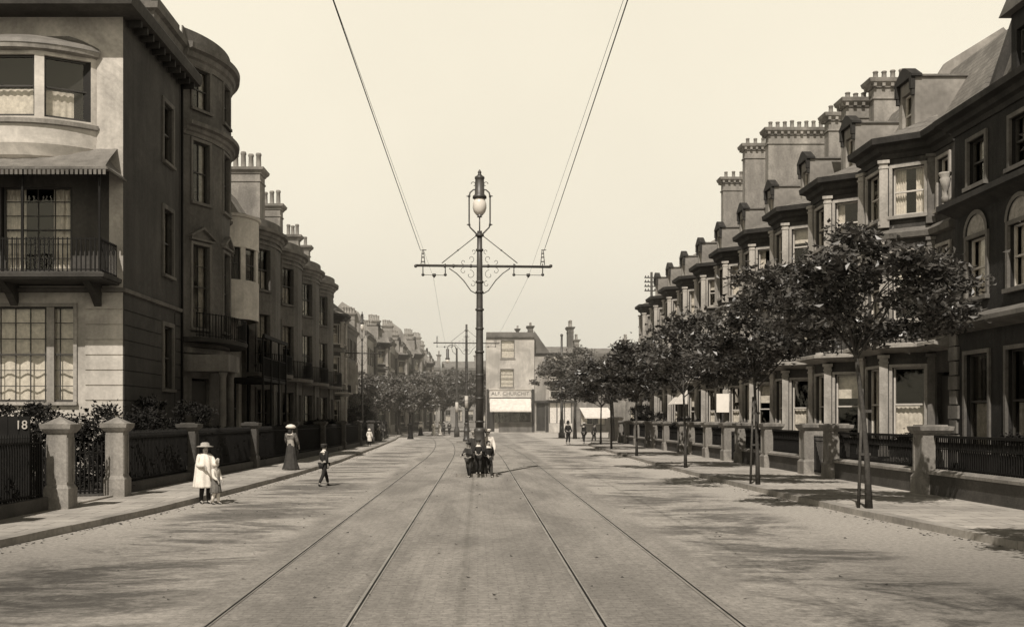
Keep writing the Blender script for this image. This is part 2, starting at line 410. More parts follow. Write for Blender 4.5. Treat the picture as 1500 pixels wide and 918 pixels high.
def chimney(root,x0,x1,y0,y1,z0,z1,npots=4,mt='chimney',pot='pot',ph=.7,pr=.13,ornate=False):
    c=MB(); c.box(x0,y0,z0,x1,y1,z1-.35)
    path=[(x0,y0),(x1,y0),(x1,y1),(x0,y1)]
    c.sweep(path,[(-.1,z1-.36),(.05,z1-.36),(.08,z1-.28),(.2,z1-.16),(.24,z1-.02),(-.1,z1)],closed=True)
    c.box(x0,y0,z1-.2,x1,y1,z1-.001)
    c.sweep(path,[(-.05,z1-.8),(.05,z1-.8),(.05,z1-.72),(-.05,z1-.72)],closed=True)
    if ornate:
        L=x1-x0; n=int(L/.3)
        for k in range(n+1):
            x=x0+L*k/n; c.box(x-.06,y0-.16,z1-.33,x+.06,y0+.01,z1-.17)
        n=max(2,int((y1-y0)/.3))
        for k in range(n+1):
            y=y0+(y1-y0)*k/n; c.box(x0-.16,y-.06,z1-.33,x0+.01,y+.06,z1-.17); c.box(x1-.01,y-.06,z1-.33,x1+.16,y+.06,z1-.17)
    ch=c.build('chimney',mt,root)
    horiz=(x1-x0)>(y1-y0)
    for k in range(npots):
        f=(k+.5)/npots
        cx,cy=(x0+(x1-x0)*f,(y0+y1)/2) if horiz else ((x0+x1)/2,y0+(y1-y0)*f)
        p=MB(); h=ph*random.uniform(.85,1.1)
        p.lathe([(pr*1.15,z1-.02),(pr*1.15,z1+.08),(pr,z1+.12),(pr*.88,z1+h*.8),(pr*1.08,z1+h*.84),(pr*1.08,z1+h*.93),(pr*.9,z1+h)],cx,cy,10)
        p.build('chimney_pot',pot,ch)
    return ch
def railing_bars(mb,a,b,z0,z1,step=.13,r=.011,rail=(0.12,),spear=True):
    a=Vector(a);b=Vector(b);L=(b-a).length;n=max(1,int(L/step))
    d=(b-a)/L; nx,ny=-d.y,d.x
    for k in range(n+1):
        p=a+(b-a)*k/n
        mb.box(p.x-r,p.y-r,z0,p.x+r,p.y+r,z1)
        if spear:
            mb.add([(p.x-.022,p.y-.022,z1-.01),(p.x+.022,p.y-.022,z1-.01),(p.x+.022,p.y+.022,z1-.01),(p.x-.022,p.y+.022,z1-.01),(p.x,p.y,z1+.09)],[(0,1,4),(1,2,4),(2,3,4),(3,0,4),(3,2,1,0)])
    for zz in (z0+.06,z1-rail[0]):
        w=.018
        vs=[]
        for p in (a,b):
            for s_ in (-1,1):
                for z in (zz-.016,zz+.016): vs.append((p.x+nx*w*s_,p.y+ny*w*s_,z))
        mb.add(vs,[(0,1,3,2),(4,6,7,5),(0,4,5,1),(2,3,7,6),(1,5,7,3),(0,2,6,4)])

# ------------------------------------------------------------------ SETTING
g=MB(); g.add([(-700,-60,-.02),(700,-60,-.02),(700,1500,-.02),(-700,1500,-.02)],[(0,1,2,3)]); struct('ground',g,'ground')
KL=[(-8.2,-30),(-8.0,5),(-7.4,16.8),(-6.8,23),(-6.5,30),(-6.32,38),(-6.3,50),(-6.5,57),(-6.95,77),(-7.6,100),(-8.4,116)]
KR=[(8.9,-30),(8.7,8),(8.25,16.7),(7.8,23),(7.62,31),(7.58,45),(7.72,57),(7.95,74),(8.3,82),(9.2,87.5),(10.8,90),(14,91),(80,92)]
def sheet(path_l,path_r,z,mb):
    vs=[(x,y,z) for x,y in path_l]+[(x,y,z) for x,y in path_r]; n=len(path_l)
    mb.add(vs,[(i,n+i,n+i+1,i+1) for i in range(n-1)])
r=MB(); nx=48; ny=110
ys=[-30+ (j/ny)**1.6*260 for j in range(ny+1)]
vs=[(-26+52*i/nx, y, .014*math.exp(-((-26+52*i/nx)/6)**2)) for y in ys for i in range(nx+1)]
r.add(vs,[(j*(nx+1)+i,j*(nx+1)+i+1,(j+1)*(nx+1)+i+1,(j+1)*(nx+1)+i) for j in range(ny) for i in range(nx)],True)
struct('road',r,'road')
# track centre line (bends gently left beyond the second standard)
def cx(y): return -max(0,(y-50))**2*.00055
yy=[-30,0]+[8+4*k for k in range(41)]
for nm,xs in (('left',(-2.60,-1.25)),('right',(1.22,2.55))):
    t=thing('tram_track','pair of grooved steel tram rails set in the road on the %s of the pole'%nm,'tram track',(0,0,0),0,'tram tracks along the road')
    for x in xs:
        for q in (0,):
            m_=MB()
            for o0,o1,z in ((-.045,-.013,.019),(.013,.030,.019)):
                sheet([(cx(y)+x+o0,y) for y in yy],[(cx(y)+x+o1,y) for y in yy],z,m_)
            ra=m_.build('rail','rail',t,False)
            gr=MB(); sheet([(cx(y)+x-.013,y) for y in yy],[(cx(y)+x+.013,y) for y in yy],.017,gr); gr.build('groove','iron',ra,False)
def offs(path,d):
    out=[]
    for i,p in enumerate(path):
        a=Vector(path[max(i-1,0)]);b_=Vector(path[min(i+1,len(path)-1)]); t=(b_-a).normalized()
        out.append((p[0]+t.y*d,p[1]-t.x*d))
    return out
ZP=.13
# kerbs as individual-stone textured strips, pavements behind
for nm,path,sgn in (('left',KL,-1),('right',KR,1)):
    k=MB()
    dense=[]
    for a,b_ in zip(path,path[1:]):
        L=math.dist(a,b_); n=max(1,int(L/1.1))
        if L>40: n=10
        for q in range(n): dense.append((a[0]+(b_[0]-a[0])*q/n,a[1]+(b_[1]-a[1])*q/n))
    dense.append(path[-1])
    outer=offs(dense,sgn*.28)
    rk=random.Random(3)
    for i in range(len(dense)-1):
        a,b_=dense[i],dense[i+1]; c_,d_=outer[i+1],outer[i]
        j=rk.uniform(-.008,.008); e=.012
        va=Vector(a);vb=Vector(b_); t=(vb-va)*(.006/max(.1,(vb-va).length))
        poly=[(a[0]+t.x,a[1]+t.y),(b_[0]-t.x,b_[1]-t.y),(c_[0]-t.x,c_[1]-t.y),(d_[0]+t.x,d_[1]+t.y)]
        if sgn<0: poly=poly[::-1]
        k.prism(poly,-.05,ZP+j)
    struct('kerb',k,'kerb')
    p=MB()
    far=[(-16.5,y) for x,y in KL] if sgn<0 else None
    if sgn<0:
        sheet(far,offs(KL,-.27),ZP-.004,p)
    else:
        inn=offs(KR,.27); outp=[(13.4,y) if y<82 else (max(13.4,x+.3),min(y,89)-1.0) for x,y in KR]
        outp=[(13.4,KR[i][1]) for i in range(8)]+[(13.4,80),(13.4,83),(13.4,85),(14.5,86),(80,86.5)]
        vs=[(x,y,ZP-.004) for x,y in inn]+[(x,y,ZP-.004) for x,y in outp]; n=len(inn)
        p.add(vs,[(i,n+i,n+i+1,i+1) for i in range(n-1)])
    struct('pavement',p,'pave')
p=MB(); p.prism([(-40,124),(-8.8,124),(-9.5,150),(-14,230),(-40,230)],-.05,ZP-.002); p.prism([(-1.5,149.3),(60,149.3),(60,153),(-1.5,153)],-.05,ZP-.004)
struct('far_pavement',p,'pave')
gb=MB(); gb.box(-30,-30,-.05,-9.0,110,ZP+.02); gb.box(11.6,-30,-.05,40,86,ZP+.02); struct('garden_ground',gb,'soil')

# ------------------------------------------------------------------ LEFT BUILDING A : corner house, built in place
OFF=Vector((-15.5,39,0))
A=thing('corner_house','tall stuccoed corner house with pale sunlit front, tented balcony and banded ground floor','house',tuple(OFF))
XA=-11.5; YA=35.4; YB=42.3
pathA=[(-21,YA),(XA,YA),(XA,YB)]
# bow on second floor & ground openings : front segment u measured from x=-21
ux=lambda x:x+21
opsA=[(0,ux(-14.55),3.0,2.5,5.65),(0,ux(-19),2.2,2.5,5.65),(0,ux(-14.3),2.3,6.75,9.5),(0,ux(-17.9),2.0,6.75,9.5),
      (1,5.1,1.25,3.1,5.4),(1,5.1,1.25,7.3,9.7),(1,5.1,1.25,11.45,13.6)]
w=MB()
# pale camera-facing wall: leave a gap for the bow (x -17.3..-12.3, z 10.7..14.2)
frontops=[o for o in opsA if o[0]==0]+[(0,ux(-14.8),4.9,10.9,13.9)]
lo=[o for o in frontops if o[3]<6]; mid=[o for o in frontops if 6<o[3]<10]; up=[o for o in frontops if o[3]>10]
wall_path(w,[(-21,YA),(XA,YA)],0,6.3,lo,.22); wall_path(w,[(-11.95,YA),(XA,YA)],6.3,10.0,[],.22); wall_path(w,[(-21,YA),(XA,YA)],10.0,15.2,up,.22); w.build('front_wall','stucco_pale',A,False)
w=MB(); wall_path(w,[(-21,YA),(-11.95,YA)],6.3,10.0,mid,.22); w.build('verandah_wall','stucco_dark',A,False)  # wall under the canopy darkened: canopy shade put into its colour
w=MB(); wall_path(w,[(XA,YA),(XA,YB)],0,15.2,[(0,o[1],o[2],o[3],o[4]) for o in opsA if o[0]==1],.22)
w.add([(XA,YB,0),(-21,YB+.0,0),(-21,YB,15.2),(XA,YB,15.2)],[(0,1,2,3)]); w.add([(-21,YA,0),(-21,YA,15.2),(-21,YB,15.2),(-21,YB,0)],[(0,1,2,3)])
w.build('side_wall','stucco_dark',A,False)  # same house stucco as the front, darkened: shade is in the colour
w=MB(); w.box(-20.8,YA+1.6,0,XA-1.2,YA+1.65,15.1); w.box(XA-1.2,YA+.3,0,XA-1.15,YB-.1,15.1); 
for z in (.1,6.2,10.4): w.box(-20.9,YA+.25,z,XA-.25,YB-.1,z+.1)
w.build('interior','interior',A)
# rustication bands: proud courses separated by grooves
for nm,pth,mt,ops in (('banded_course',[(-12.72,YA),(XA,YA)],'stucco_pale',None),('banded_course',[(XA,YA),(XA,YA+4.2)],'stucco_dark',None),('banded_course',[(XA,YA+6.0),(XA,YB)],'stucco_dark',None)):  # side bands take the darkened stucco, shade painted in
    w=MB(); z=.15
    while z<6.0:
        w.sweep(pth,[(-.02,z),(.035,z+.012),(.035,z+.455),(-.02,z+.468)]); z+=.49
    w.build(nm,mt,A)
w=MB(); w.sweep([(-21,YA),(XA,YA),(XA,YB)],[(-.02,6.08),(.10,6.1),(.12,6.22),(-.02,6.25)]); w.build('string_course','trim',A)
FA=(-21,YA,1,0); FB=(XA,YA,0,1)
window(A,FA,ux(-14.55)+.0,2.9,2.55,5.62,'sash_dark','festoon','trim_pale',(5,3),seed=3,casement=False)
window(A,FA,ux(-19),2.1,2.55,5.62,'sash_dark','festoon','trim_pale',(3,3),seed=4)
mu=MB(); mu.fbox(FA,ux(-13.98),ux(-13.74),-.14,.0,2.55,5.62); mu.build('mullion','trim_pale',A)
window(A,FA,ux(-14.3),2.2,6.75,9.5,'sash_dark','curtains',None,(3,3),sill=False,seed=5,cmat='curtain')
window(A,FA,ux(-17.9),1.9,6.75,9.5,'sash_dark','curtains',None,(3,3),sill=False,seed=6,cmat='curtain')
for za,zb,bl in ((3.1,5.4,'curtains'),(7.3,9.7,'curtains'),(11.45,13.6,'low')):
    window(A,FB,5.1,1.2,za,zb,'sash_dark',bl,'trim',(1,1),seed=int(za),sw=.16)
# shallow curved panel that carries the side windows
# second-floor bow window
bc=(-14.8,YA+.02); hc=2.45; sg=1.05; rr=(hc*hc+sg*sg)/(2*sg); cyb=bc[1]-sg+rr; am=math.asin(hc/rr)
def arc(c,r_,a0,a1,n): return [(c[0]+r_*math.sin(a0+(a1-a0)*k/n), c[1]-r_*math.cos(a0+(a1-a0)*k/n)) for k in range(n+1)]
bowc=(bc[0],cyb)
bnd=[-1,-.92,-.46,-.38,.0-.04,.04,.38,.46,.92,1]
bnd=[-1,-.93,-.40,-.30,.30,.40,.93,1]
bp=[(bowc[0]+rr*math.sin(am*t),bowc[1]-rr*math.cos(am*t)) for t in bnd]
w=MB(); 
segs=seg_frames(bp)
wallops=[]
for i in (1,3,5): wallops.append((i,segs[i][1]/2,segs[i][1]-.02,11.55,13.5))
wall_path(w,bp,11.0,14.0,wallops,.12)
# tapering apron below the bow
base=[(bowc[0]+ (rr-.55)*math.sin(am*t*.9),bowc[1]+.0-(rr-.55)*math.cos(am*t*.9)) for t in bnd]
fine=[-1+2*k/24 for k in range(25)]
for (z0,r0),(z1,r1) in zip([(9.9,rr-.9),(10.1,rr-.5),(10.35,rr-.16),(10.7,rr-.0)],[(10.1,rr-.5),(10.35,rr-.16),(10.7,rr-.0),(11.3,rr+.01)]):
    a_=[(bowc[0]+r0*math.sin(am*t),bowc[1]-r0*math.cos(am*t),z0) for t in fine]; b_=[(bowc[0]+r1*math.sin(am*t),bowc[1]-r1*math.cos(am*t),z1) for t in fine]
    w.add(a_+b_,[(k,k+1,25+k+1,25+k) for k in range(24)],True)
w.build('bow_wall','stucco_white',A,False)
finep=[(bowc[0]+rr*math.sin(am*t),bowc[1]-rr*math.cos(am*t)) for t in fine]
w=MB(); w.sweep(finep,[(-.02,11.3),(.10,11.32),(.12,11.45),(-.02,11.5)]); w.sweep(finep,[(-.02,13.62),(.16,13.66),(.2,13.8),(-.02,13.84)]); w.build('bow_trim','trim_pale',A)
hood=MB(); top=[]
for (o,z) in ((.22,13.8),(.12,13.95),(-.45,14.25),(-1.05,14.38)):
    top.append([(bowc[0]+(rr+o)*math.sin(am*t*(1 if o>-.2 else .9)),min(YA-.01,bowc[1]-(rr+o)*math.cos(am*t)),z) for t in fine])
for a_,b_ in zip(top,top[1:]): hood.add(a_+b_,[(k,k+1,25+k+1,25+k) for k in range(24)],True)
hood.build('bow_roof','lead',A,False)
for i in (1,3,5):
    F,L=segs[i]; window(A,F,L/2,L-.06,11.57,13.48,'sash_dark','low','trim_pale' if False else None,(0,1),sill=False,seed=i)
w=MB(); w.box(-17.1,YA-.1,11.2,-12.5,YA-.05,13.9); w.build('bow_back','interior',A)
# balcony with tent canopy
w=MB(); w.box(-20.5,33.75,6.32,-11.62,YA-.002,6.55); w.sweep([(-20.5,33.75),(-11.62,33.75),(-11.62,YA)],[(-.02,6.36),(.07,6.38),(.09,6.5),(-.02,6.53)])
for x in (-19.5,-17.2,-15.0,-12.3): w.slab_x([(YA,6.32),(34.2,6.32),(34.9,6.0),(YA,5.6)],x-.12,x+.12)
bal=w.build('balcony','stucco_dark',A)
w=MB(); railing_bars(w,(-20.4,33.83),(-11.72,33.83),6.56,7.62,.14,.016,(.05,),False); railing_bars(w,(-11.72,33.83),(-11.72,YA),6.56,7.62,.14,.016,(.05,),False)
for x in (-18.6,-16.4,-14.1,-11.72):
    w.box(x-.03,33.80,6.5,x+.03,33.86,9.75)
    for q in (.12,.24): w.box(x-q-.008,33.82,6.56,x-q+.008,33.84,7.6)
w.build('balustrade','iron',bal)
can=MB(); E=(33.55,9.72); W_=(YA,10.75); xs0,xs1=-20.8,-11.4
prof=[(33.55,9.72),(33.95,9.86),(34.6,10.2),(YA-.01,10.72)]
def ccol(x,inset): return [(x-inset*(p[0]-33.55),p[0],p[1]) for p in prof]
n=34; rows=[]
for k in range(n+1):
    x=xs0+(xs1-xs0)*k/n
    rows.append([(x if k<n else x-(p[0]-33.55)*.45, p[0], p[1]+(.02 if k%2 else 0)) for p in prof])
# last column forms hip
vs=[p for rw in rows for p in rw]; can.add(vs,[(4*k+j,4*k+4+j,4*k+5+j,4*k+1+j) for k in range(n) for j in range(3)],False)
hipedge=rows[-1]; corner=(xs1,YA-.01,9.72)
can.add([hipedge[0],hipedge[1],hipedge[2],hipedge[3],corner],[(0,4,3,2,1)])
# downpipes
w=MB(); w.tube([(XA+.08,YB-.12,.2),(XA+.08,YB-.12,14.9)],.05,8); w.build('downpipe','iron',A)
canopy=can.build('canopy','lead',A,False)
va=MB()
for k in range(66):
    x=xs0+(xs1-xs0)*k/66; va.box(x+.02,33.54,9.50,x+.11,33.56,9.71)
va.box(xs0,33.53,9.66,xs1,33.57,9.74)
va.box(xs1-.02,33.56,9.66,xs1+.02,YA-.02,9.73)
va.build('valance','trim',canopy)
# eaves and roof
w=MB(); w.sweep([(-21,YA-.5),(XA,YA-.5),(XA,YB+.6)],[(-.6,15.0),(.62,15.02),(.66,15.14),(.70,15.34),(.66,15.42),(-.6,15.44)])
e_=w.build('eaves','stucco_dark',A)
w=MB(); w.add([(-21.6,YA-1.1,15.43),(XA+.6,YA-1.1,15.43),(XA+.6,YB+.6,15.43),(-21.6,YB+.6,15.43),(-16,38.8,16.6),(-21,38.8,16.6)],[(0,1,4,5),(1,2,4),(2,3,5,4),(3,0,5)])
w.build('roof','slates',A,False)
for k in range(11):
    w=MB(); w.box(XA+.05,YA+.3+k*.66,14.78,XA+.5,YA+.42+k*.66,15.0); w.build('eaves_bracket','trim_dark',A)

# ------------------------------------------------------------------ generic bowed / bayed terraced house in canonical frame
OFF=Vector((0,0,0))
def bow_path(half,flat,sag,bnd):
    h=half-flat; R_=(h*h+sag*sag)/(2*sag); am_=math.asin(h/R_); cyy=R_-sag
    pts=[(R_*math.sin(am_*t), cyy-R_*math.cos(am_*t)) for t in bnd]
    return [(-half,0)]+pts+[(half,0)] if flat>0 else pts
def smooth_path(half,flat,sag,n=20):
    return bow_path(half,flat,sag,[-1+2*k/n for k in range(n+1)])
def house_body(root,path,H,mt,ops,depth=9,half=None,side=True):
    w=MB(); wall_path(w,path,0,H,ops,.22)
    x0,x1=path[0][0],path[-1][0]
    w.add([(x0,0,0),(x0,0,H),(x0,depth,H),(x0,depth,0)],[(0,1,2,3)]); w.add([(x1,0,0),(x1,depth,0),(x1,depth,H),(x1,0,H)],[(0,1,2,3)])
    w.add([(x0,depth,0),(x1,depth,0),(x1,depth,H),(x0,depth,H)],[(0,1,2,3)])
    w.build('wall',mt,root,False)
    i=MB(); i.box(x0+.05,1.3,.1,x1-.05,1.35,H-.05)
    i.build('interior','interior',root)
def plan_lid(mb,path,z,depth):
    pts=list(path)+[(path[-1][0],depth),(path[0][0],depth)]
    mb.add([(x,y,z) for x,y in pts],[tuple(range(len(pts)))])

# B : four storey bow front with pediments
B=thing('bow_fronted_house','tall four-storey house with full-height rounded bow, double cornice and pedimented first-floor windows','house',(-11.5,45.9,0),PI/2)
bnd=[-1,-.9,-.52,-.2,.2,.52,.9,1]
pb=bow_path(3.4,.25,.95,bnd); sp=smooth_path(3.4,.25,.95)
sf=seg_frames(pb); ops=[]; win=[]
for si in (2,4,6):
    L=sf[si][1]; 
    for za,zb in ((14.3,15.9),(10.6,13.0),(5.6,8.9),(1.2,3.9)):
        if za<2 and si==2: continue
        ops.append((si,L/2,1.05,za,zb)); win.append((si,L/2,1.05,za,zb))
ops.append((2,sf[2][1]/2,1.1,.5,3.6))
house_body(B,pb,16.6,'stucco_mid',ops)
w=MB(); w.box(-7.1,.12,14.9,-3.38,6.0,16.62); w.build('attic_block','stucco_mid',B)
w=MB(); w.sweep([(-7.1,6),(-7.1,.12),(-3.42,.12)],cornice_prof(15.95,.75,.35)); w.sweep([(-7.1,6),(-7.1,.12),(-3.42,.12)],[(-.3,16.66),(.02,16.66),(.02,17.28),(-.3,17.28)]); w.build('attic_cornice','trim',B)
for k,(si,u,w_,za,zb) in enumerate(win):
    window(B,sf[si][0],u,w_,za,zb,'sash_dark',None,'trim',(1,2 if zb-za>3 else 1),head='pediment' if 5<za<6 else None,seed=k,cmat='curtain_dim')
w=MB(); w.sweep(sp,cornice_prof(15.95,.75,.42)); w.sweep(sp,box_prof(-.03,.02,16.7,17.3)); w.build('cornice','trim',B)
w=MB(); w.sweep(sp,cornice_prof(13.15,.5,.40)); w.build('mid_cornice','trim',B)
w=MB(); plan_lid(w,sp,16.6,9); w.build('roof','lead',B)
w=MB(); w.sweep(sp,[(-.02,4.55),(.1,4.6),(.12,4.8),(-.02,4.85)]); w.build('string_course','trim',B)
w=MB(); w.sweep(sp,[(-.02,5.0),(.7,5.02),(.75,5.18),(-.02,5.2)]); bl=w.build('balcony','trim_dark',B)
w=MB()
for a_,b_ in zip(sp[1:],sp[2:-1]):
    aa=Vector(a_);bb=Vector(b_);d=(bb-aa).normalized();n_=Vector((d.y,-d.x))*.68; railing_bars(w,aa+n_,bb+n_,5.2,6.15,.16,.012,(.04,),False)
w.build('balustrade','iron',bl)
w=MB() # porch
w.box(-3.4,-1.8,3.85,-1.45,-.02,4.5); po_=w.build('porch','trim',B)
w=MB(); w.box(-3.4,-1.9,.1,-1.45,0,.32); w.build('porch_step','stone',po_)
for x in (-3.1,-1.75):
    w=MB(); w.lathe([(.2,.3),(.2,.5),(.15,.6),(.13,3.6),(.17,3.7),(.2,3.85)],x,-1.5,12); w.build('porch_column','trim',po_)
w=MB(); F=sf[2][0]; w.fbox(F,sf[2][1]/2-.5,sf[2][1]/2+.5,-.2,-.12,.5,3.5); w.build('door','door',B)

# C : low house with white rounded bay and dark verandah
Cc=thing('verandah_house','narrow house with white rounded oriel above a dark covered verandah','house',(-11.7,51.7,0),PI/2)
house_body(Cc,[(-2.4,0),(2.4,0)],11.4,'stucco_pale',[(0,1.2,1.3,1.2,3.8),(0,3.6,1.1,1.2,3.8)])
window(Cc,(-2.4,0,1,0),1.2,1.2,1.2,3.8,'sash_dark','none',None,(1,1),seed=2)
window(Cc,(-2.4,0,1,0),3.6,1.0,1.2,3.8,'sash_dark','none',None,(1,1),seed=3)
h2=1.75; t2=[-1,-.62,-.5,-.1,.1,.5,.62,1]
pc=[(h2*math.sin(1.45*t),-h2*math.cos(1.45*t)*.72) for t in t2]; pcs=[(h2*math.sin(1.45*(-1+2*k/18)),-h2*math.cos(1.45*(-1+2*k/18))*.72) for k in range(19)]
w=MB(); sc=seg_frames(pc); wall_path(w,pc,8.35,9.95,[(i,sc[i][1]/2,sc[i][1]-.04,8.4,9.9) for i in (0,2,4,6)],.1)
w.sweep(pcs,[(-.1,9.9),(.03,9.9),(.03,11.3),(-.1,11.3)]); w.sweep(pcs,[(-.1,6.6),(.03,6.6),(.03,8.4),(-.1,8.4)])
w.sweep(pcs,[(-.1,11.25),(.12,11.3),(.14,11.42),(-.1,11.45)]); w.build('oriel','stucco_white',Cc,False)
for i in (0,2,4,6): window(Cc,sc[i][0],sc[i][1]/2,sc[i][1]-.06,8.4,9.9,'sash_dark','none',None,(0,1),sill=False,seed=i)
w=MB(); w.box(-1.3,-.5,8.3,1.3,-.4,10); w.build('oriel_back','interior',Cc)
w=MB(); plan_lid(w,pcs,11.44,.5); w.build('oriel_roof','lead',Cc)
w=MB(); w.slab_x([(0,11.35),(2.6,13.9),(5,14),(9,11.5)],-2.4,2.4); w.build('roof','slates',Cc)
w=MB(); w.add([(-3,-2.15,5.75),(3,-2.15,5.75),(3,.0,6.6),(-3,.0,6.6)],[(0,1,2,3)]); w.box(-3,-2.2,5.62,3,-2.1,5.78); w.box(-3,-2.1,3.7,3,0,3.85)
for x in (-2.9,-1,1,2.9): w.box(x-.04,-2.14,0,x+.04,-2.06,5.7)
railing_bars(w,(-2.95,-2.08),(2.95,-2.08),3.85,4.8,.15,.014,(.04,),False)
w.build('verandah','iron',Cc)

# D : row of bow-fronted houses
Dh=3.55; dbnd=[-1,-.82,-.42,-.2,.2,.42,.82,1]
pd=bow_path(Dh,.22,1.0,dbnd); sd=smooth_path(Dh,.22,1.0); sfd=seg_frames(pd)
def make_D(name,label,loc,wallm='stucco_mid',trimm='trim',full=True):
    D=thing(name,label,'house',loc,PI/2,'bow-fronted terraced houses on the left')
    ops=[];win=[]
    for si in (2,6):
        L=sfd[si][1]
        for za,zb in ((8.55,10.6),(4.75,7.3),(1.1,3.5)):
            ops.append((si,L/2,1.22,za,zb)); win.append((si,L/2,1.22,za,zb))
    L=sfd[4][1]; ops.append((4,L/2,1.1,.5,3.4))
    house_body(D,pd,11.3,wallm,ops)
    for k,(si,u,w_,za,zb) in enumerate(win): window(D,sfd[si][0],u,w_,za,zb,'sash_dark',['low','half','curtains','none','curtains','none'][k],wallm,(1,1),seed=k,cmat='curtain_dim',sw=.09)
    w=MB(); w.fbox(sfd[4][0],L/2-.5,L/2+.5,-.2,-.13,.5,3.4); w.build('door','door',D)
    w=MB(); w.sweep(sd,cornice_prof(11.1,.55,.40)); w.sweep(sd,[(-.03,11.66),(.12,11.68),(.1,12.1),(-.2,12.12)]); w.sweep(sd,box_prof(-.02,.05,10.85,10.97)); w.build('cornice',trimm,D)
    w=MB(); w.sweep(sd,[(-.02,4.1),(.62,4.12),(.68,4.3),(-.02,4.32)]); bl=w.build('balcony','trim',D)
    w=MB()
    for a_,b_ in zip(sd[1:],sd[2:-1]):
        aa=Vector(a_);bb=Vector(b_);d=(bb-aa).normalized();n_=Vector((d.y,-d.x))*.6; railing_bars(w,aa+n_,bb+n_,4.32,5.3,.16,.014,(.04,),False)
    w.build('balustrade','iron',bl)
    for si in (1,3,5,7):
        w=MB(); F,L_=sfd[si]; w.fbox(F,L_/2-.13,L_/2+.13,-.02,.1,.3,4.1); w.build('pilaster',trimm,D)
    w=MB(); w.tube([(-Dh+.12,-.09,.2),(-Dh+.12,-.09,11.0)],.05,8); w.box(-Dh+.02,-.2,10.9,-Dh+.22,-.02,11.1); w.build('downpipe','iron',D)
    w=MB(); plan_lid(w,sd,11.75,1.2); w.slab_x([(.3,11.7),(1.9,14.2),(4.5,15.0),(8.9,11.7)],-Dh+.17,Dh-.17); w.build('roof','slates',D)
    for x in (-Dh+.0,Dh-.17):
        w=MB(); w.slab_x([(0,11.3),(0,12.15),(.35,12.2),(1.8,14.5),(4.5,15.25),(9,11.9),(9,11.3)],x,x+.17); w.build('party_wall','stucco_far',D)
    return D
D1=make_D('bow_fronted_terrace_house','bow-fronted terraced house next to the verandah house, sunlit gable toward the viewer',(-11.5,57.65,0))
Dn=[D1]
for k in range(1,4):
    Dn.append(dup(D1,(-11.5,57.65+7.1*k,0),label=['','second bow-fronted terraced house beyond the sunlit gable','third bow-fronted terraced house beyond the sunlit gable','fourth and last bow-fronted house of the near left terrace'][k]))
chimney(Dn[0],2.75,4.15-.0,.55,2.25,12,15.9,4,ph=1.0,pr=.15)
chimney(Dn[1],2.9,3.9,.75,1.95,12,15.3,3,ph=.95,pr=.14)
chimney(Dn[2],3.0,3.8,.8,1.7,12,14.6,3,ph=.8)
chimney(Cc,-.7,.0,.9,1.6,12,15.9,1,ph=.3,mt='stucco_pale')
chimney(Dn[3],3.0,3.8,1.2,3.0,12,15.0,3,ph=.8)

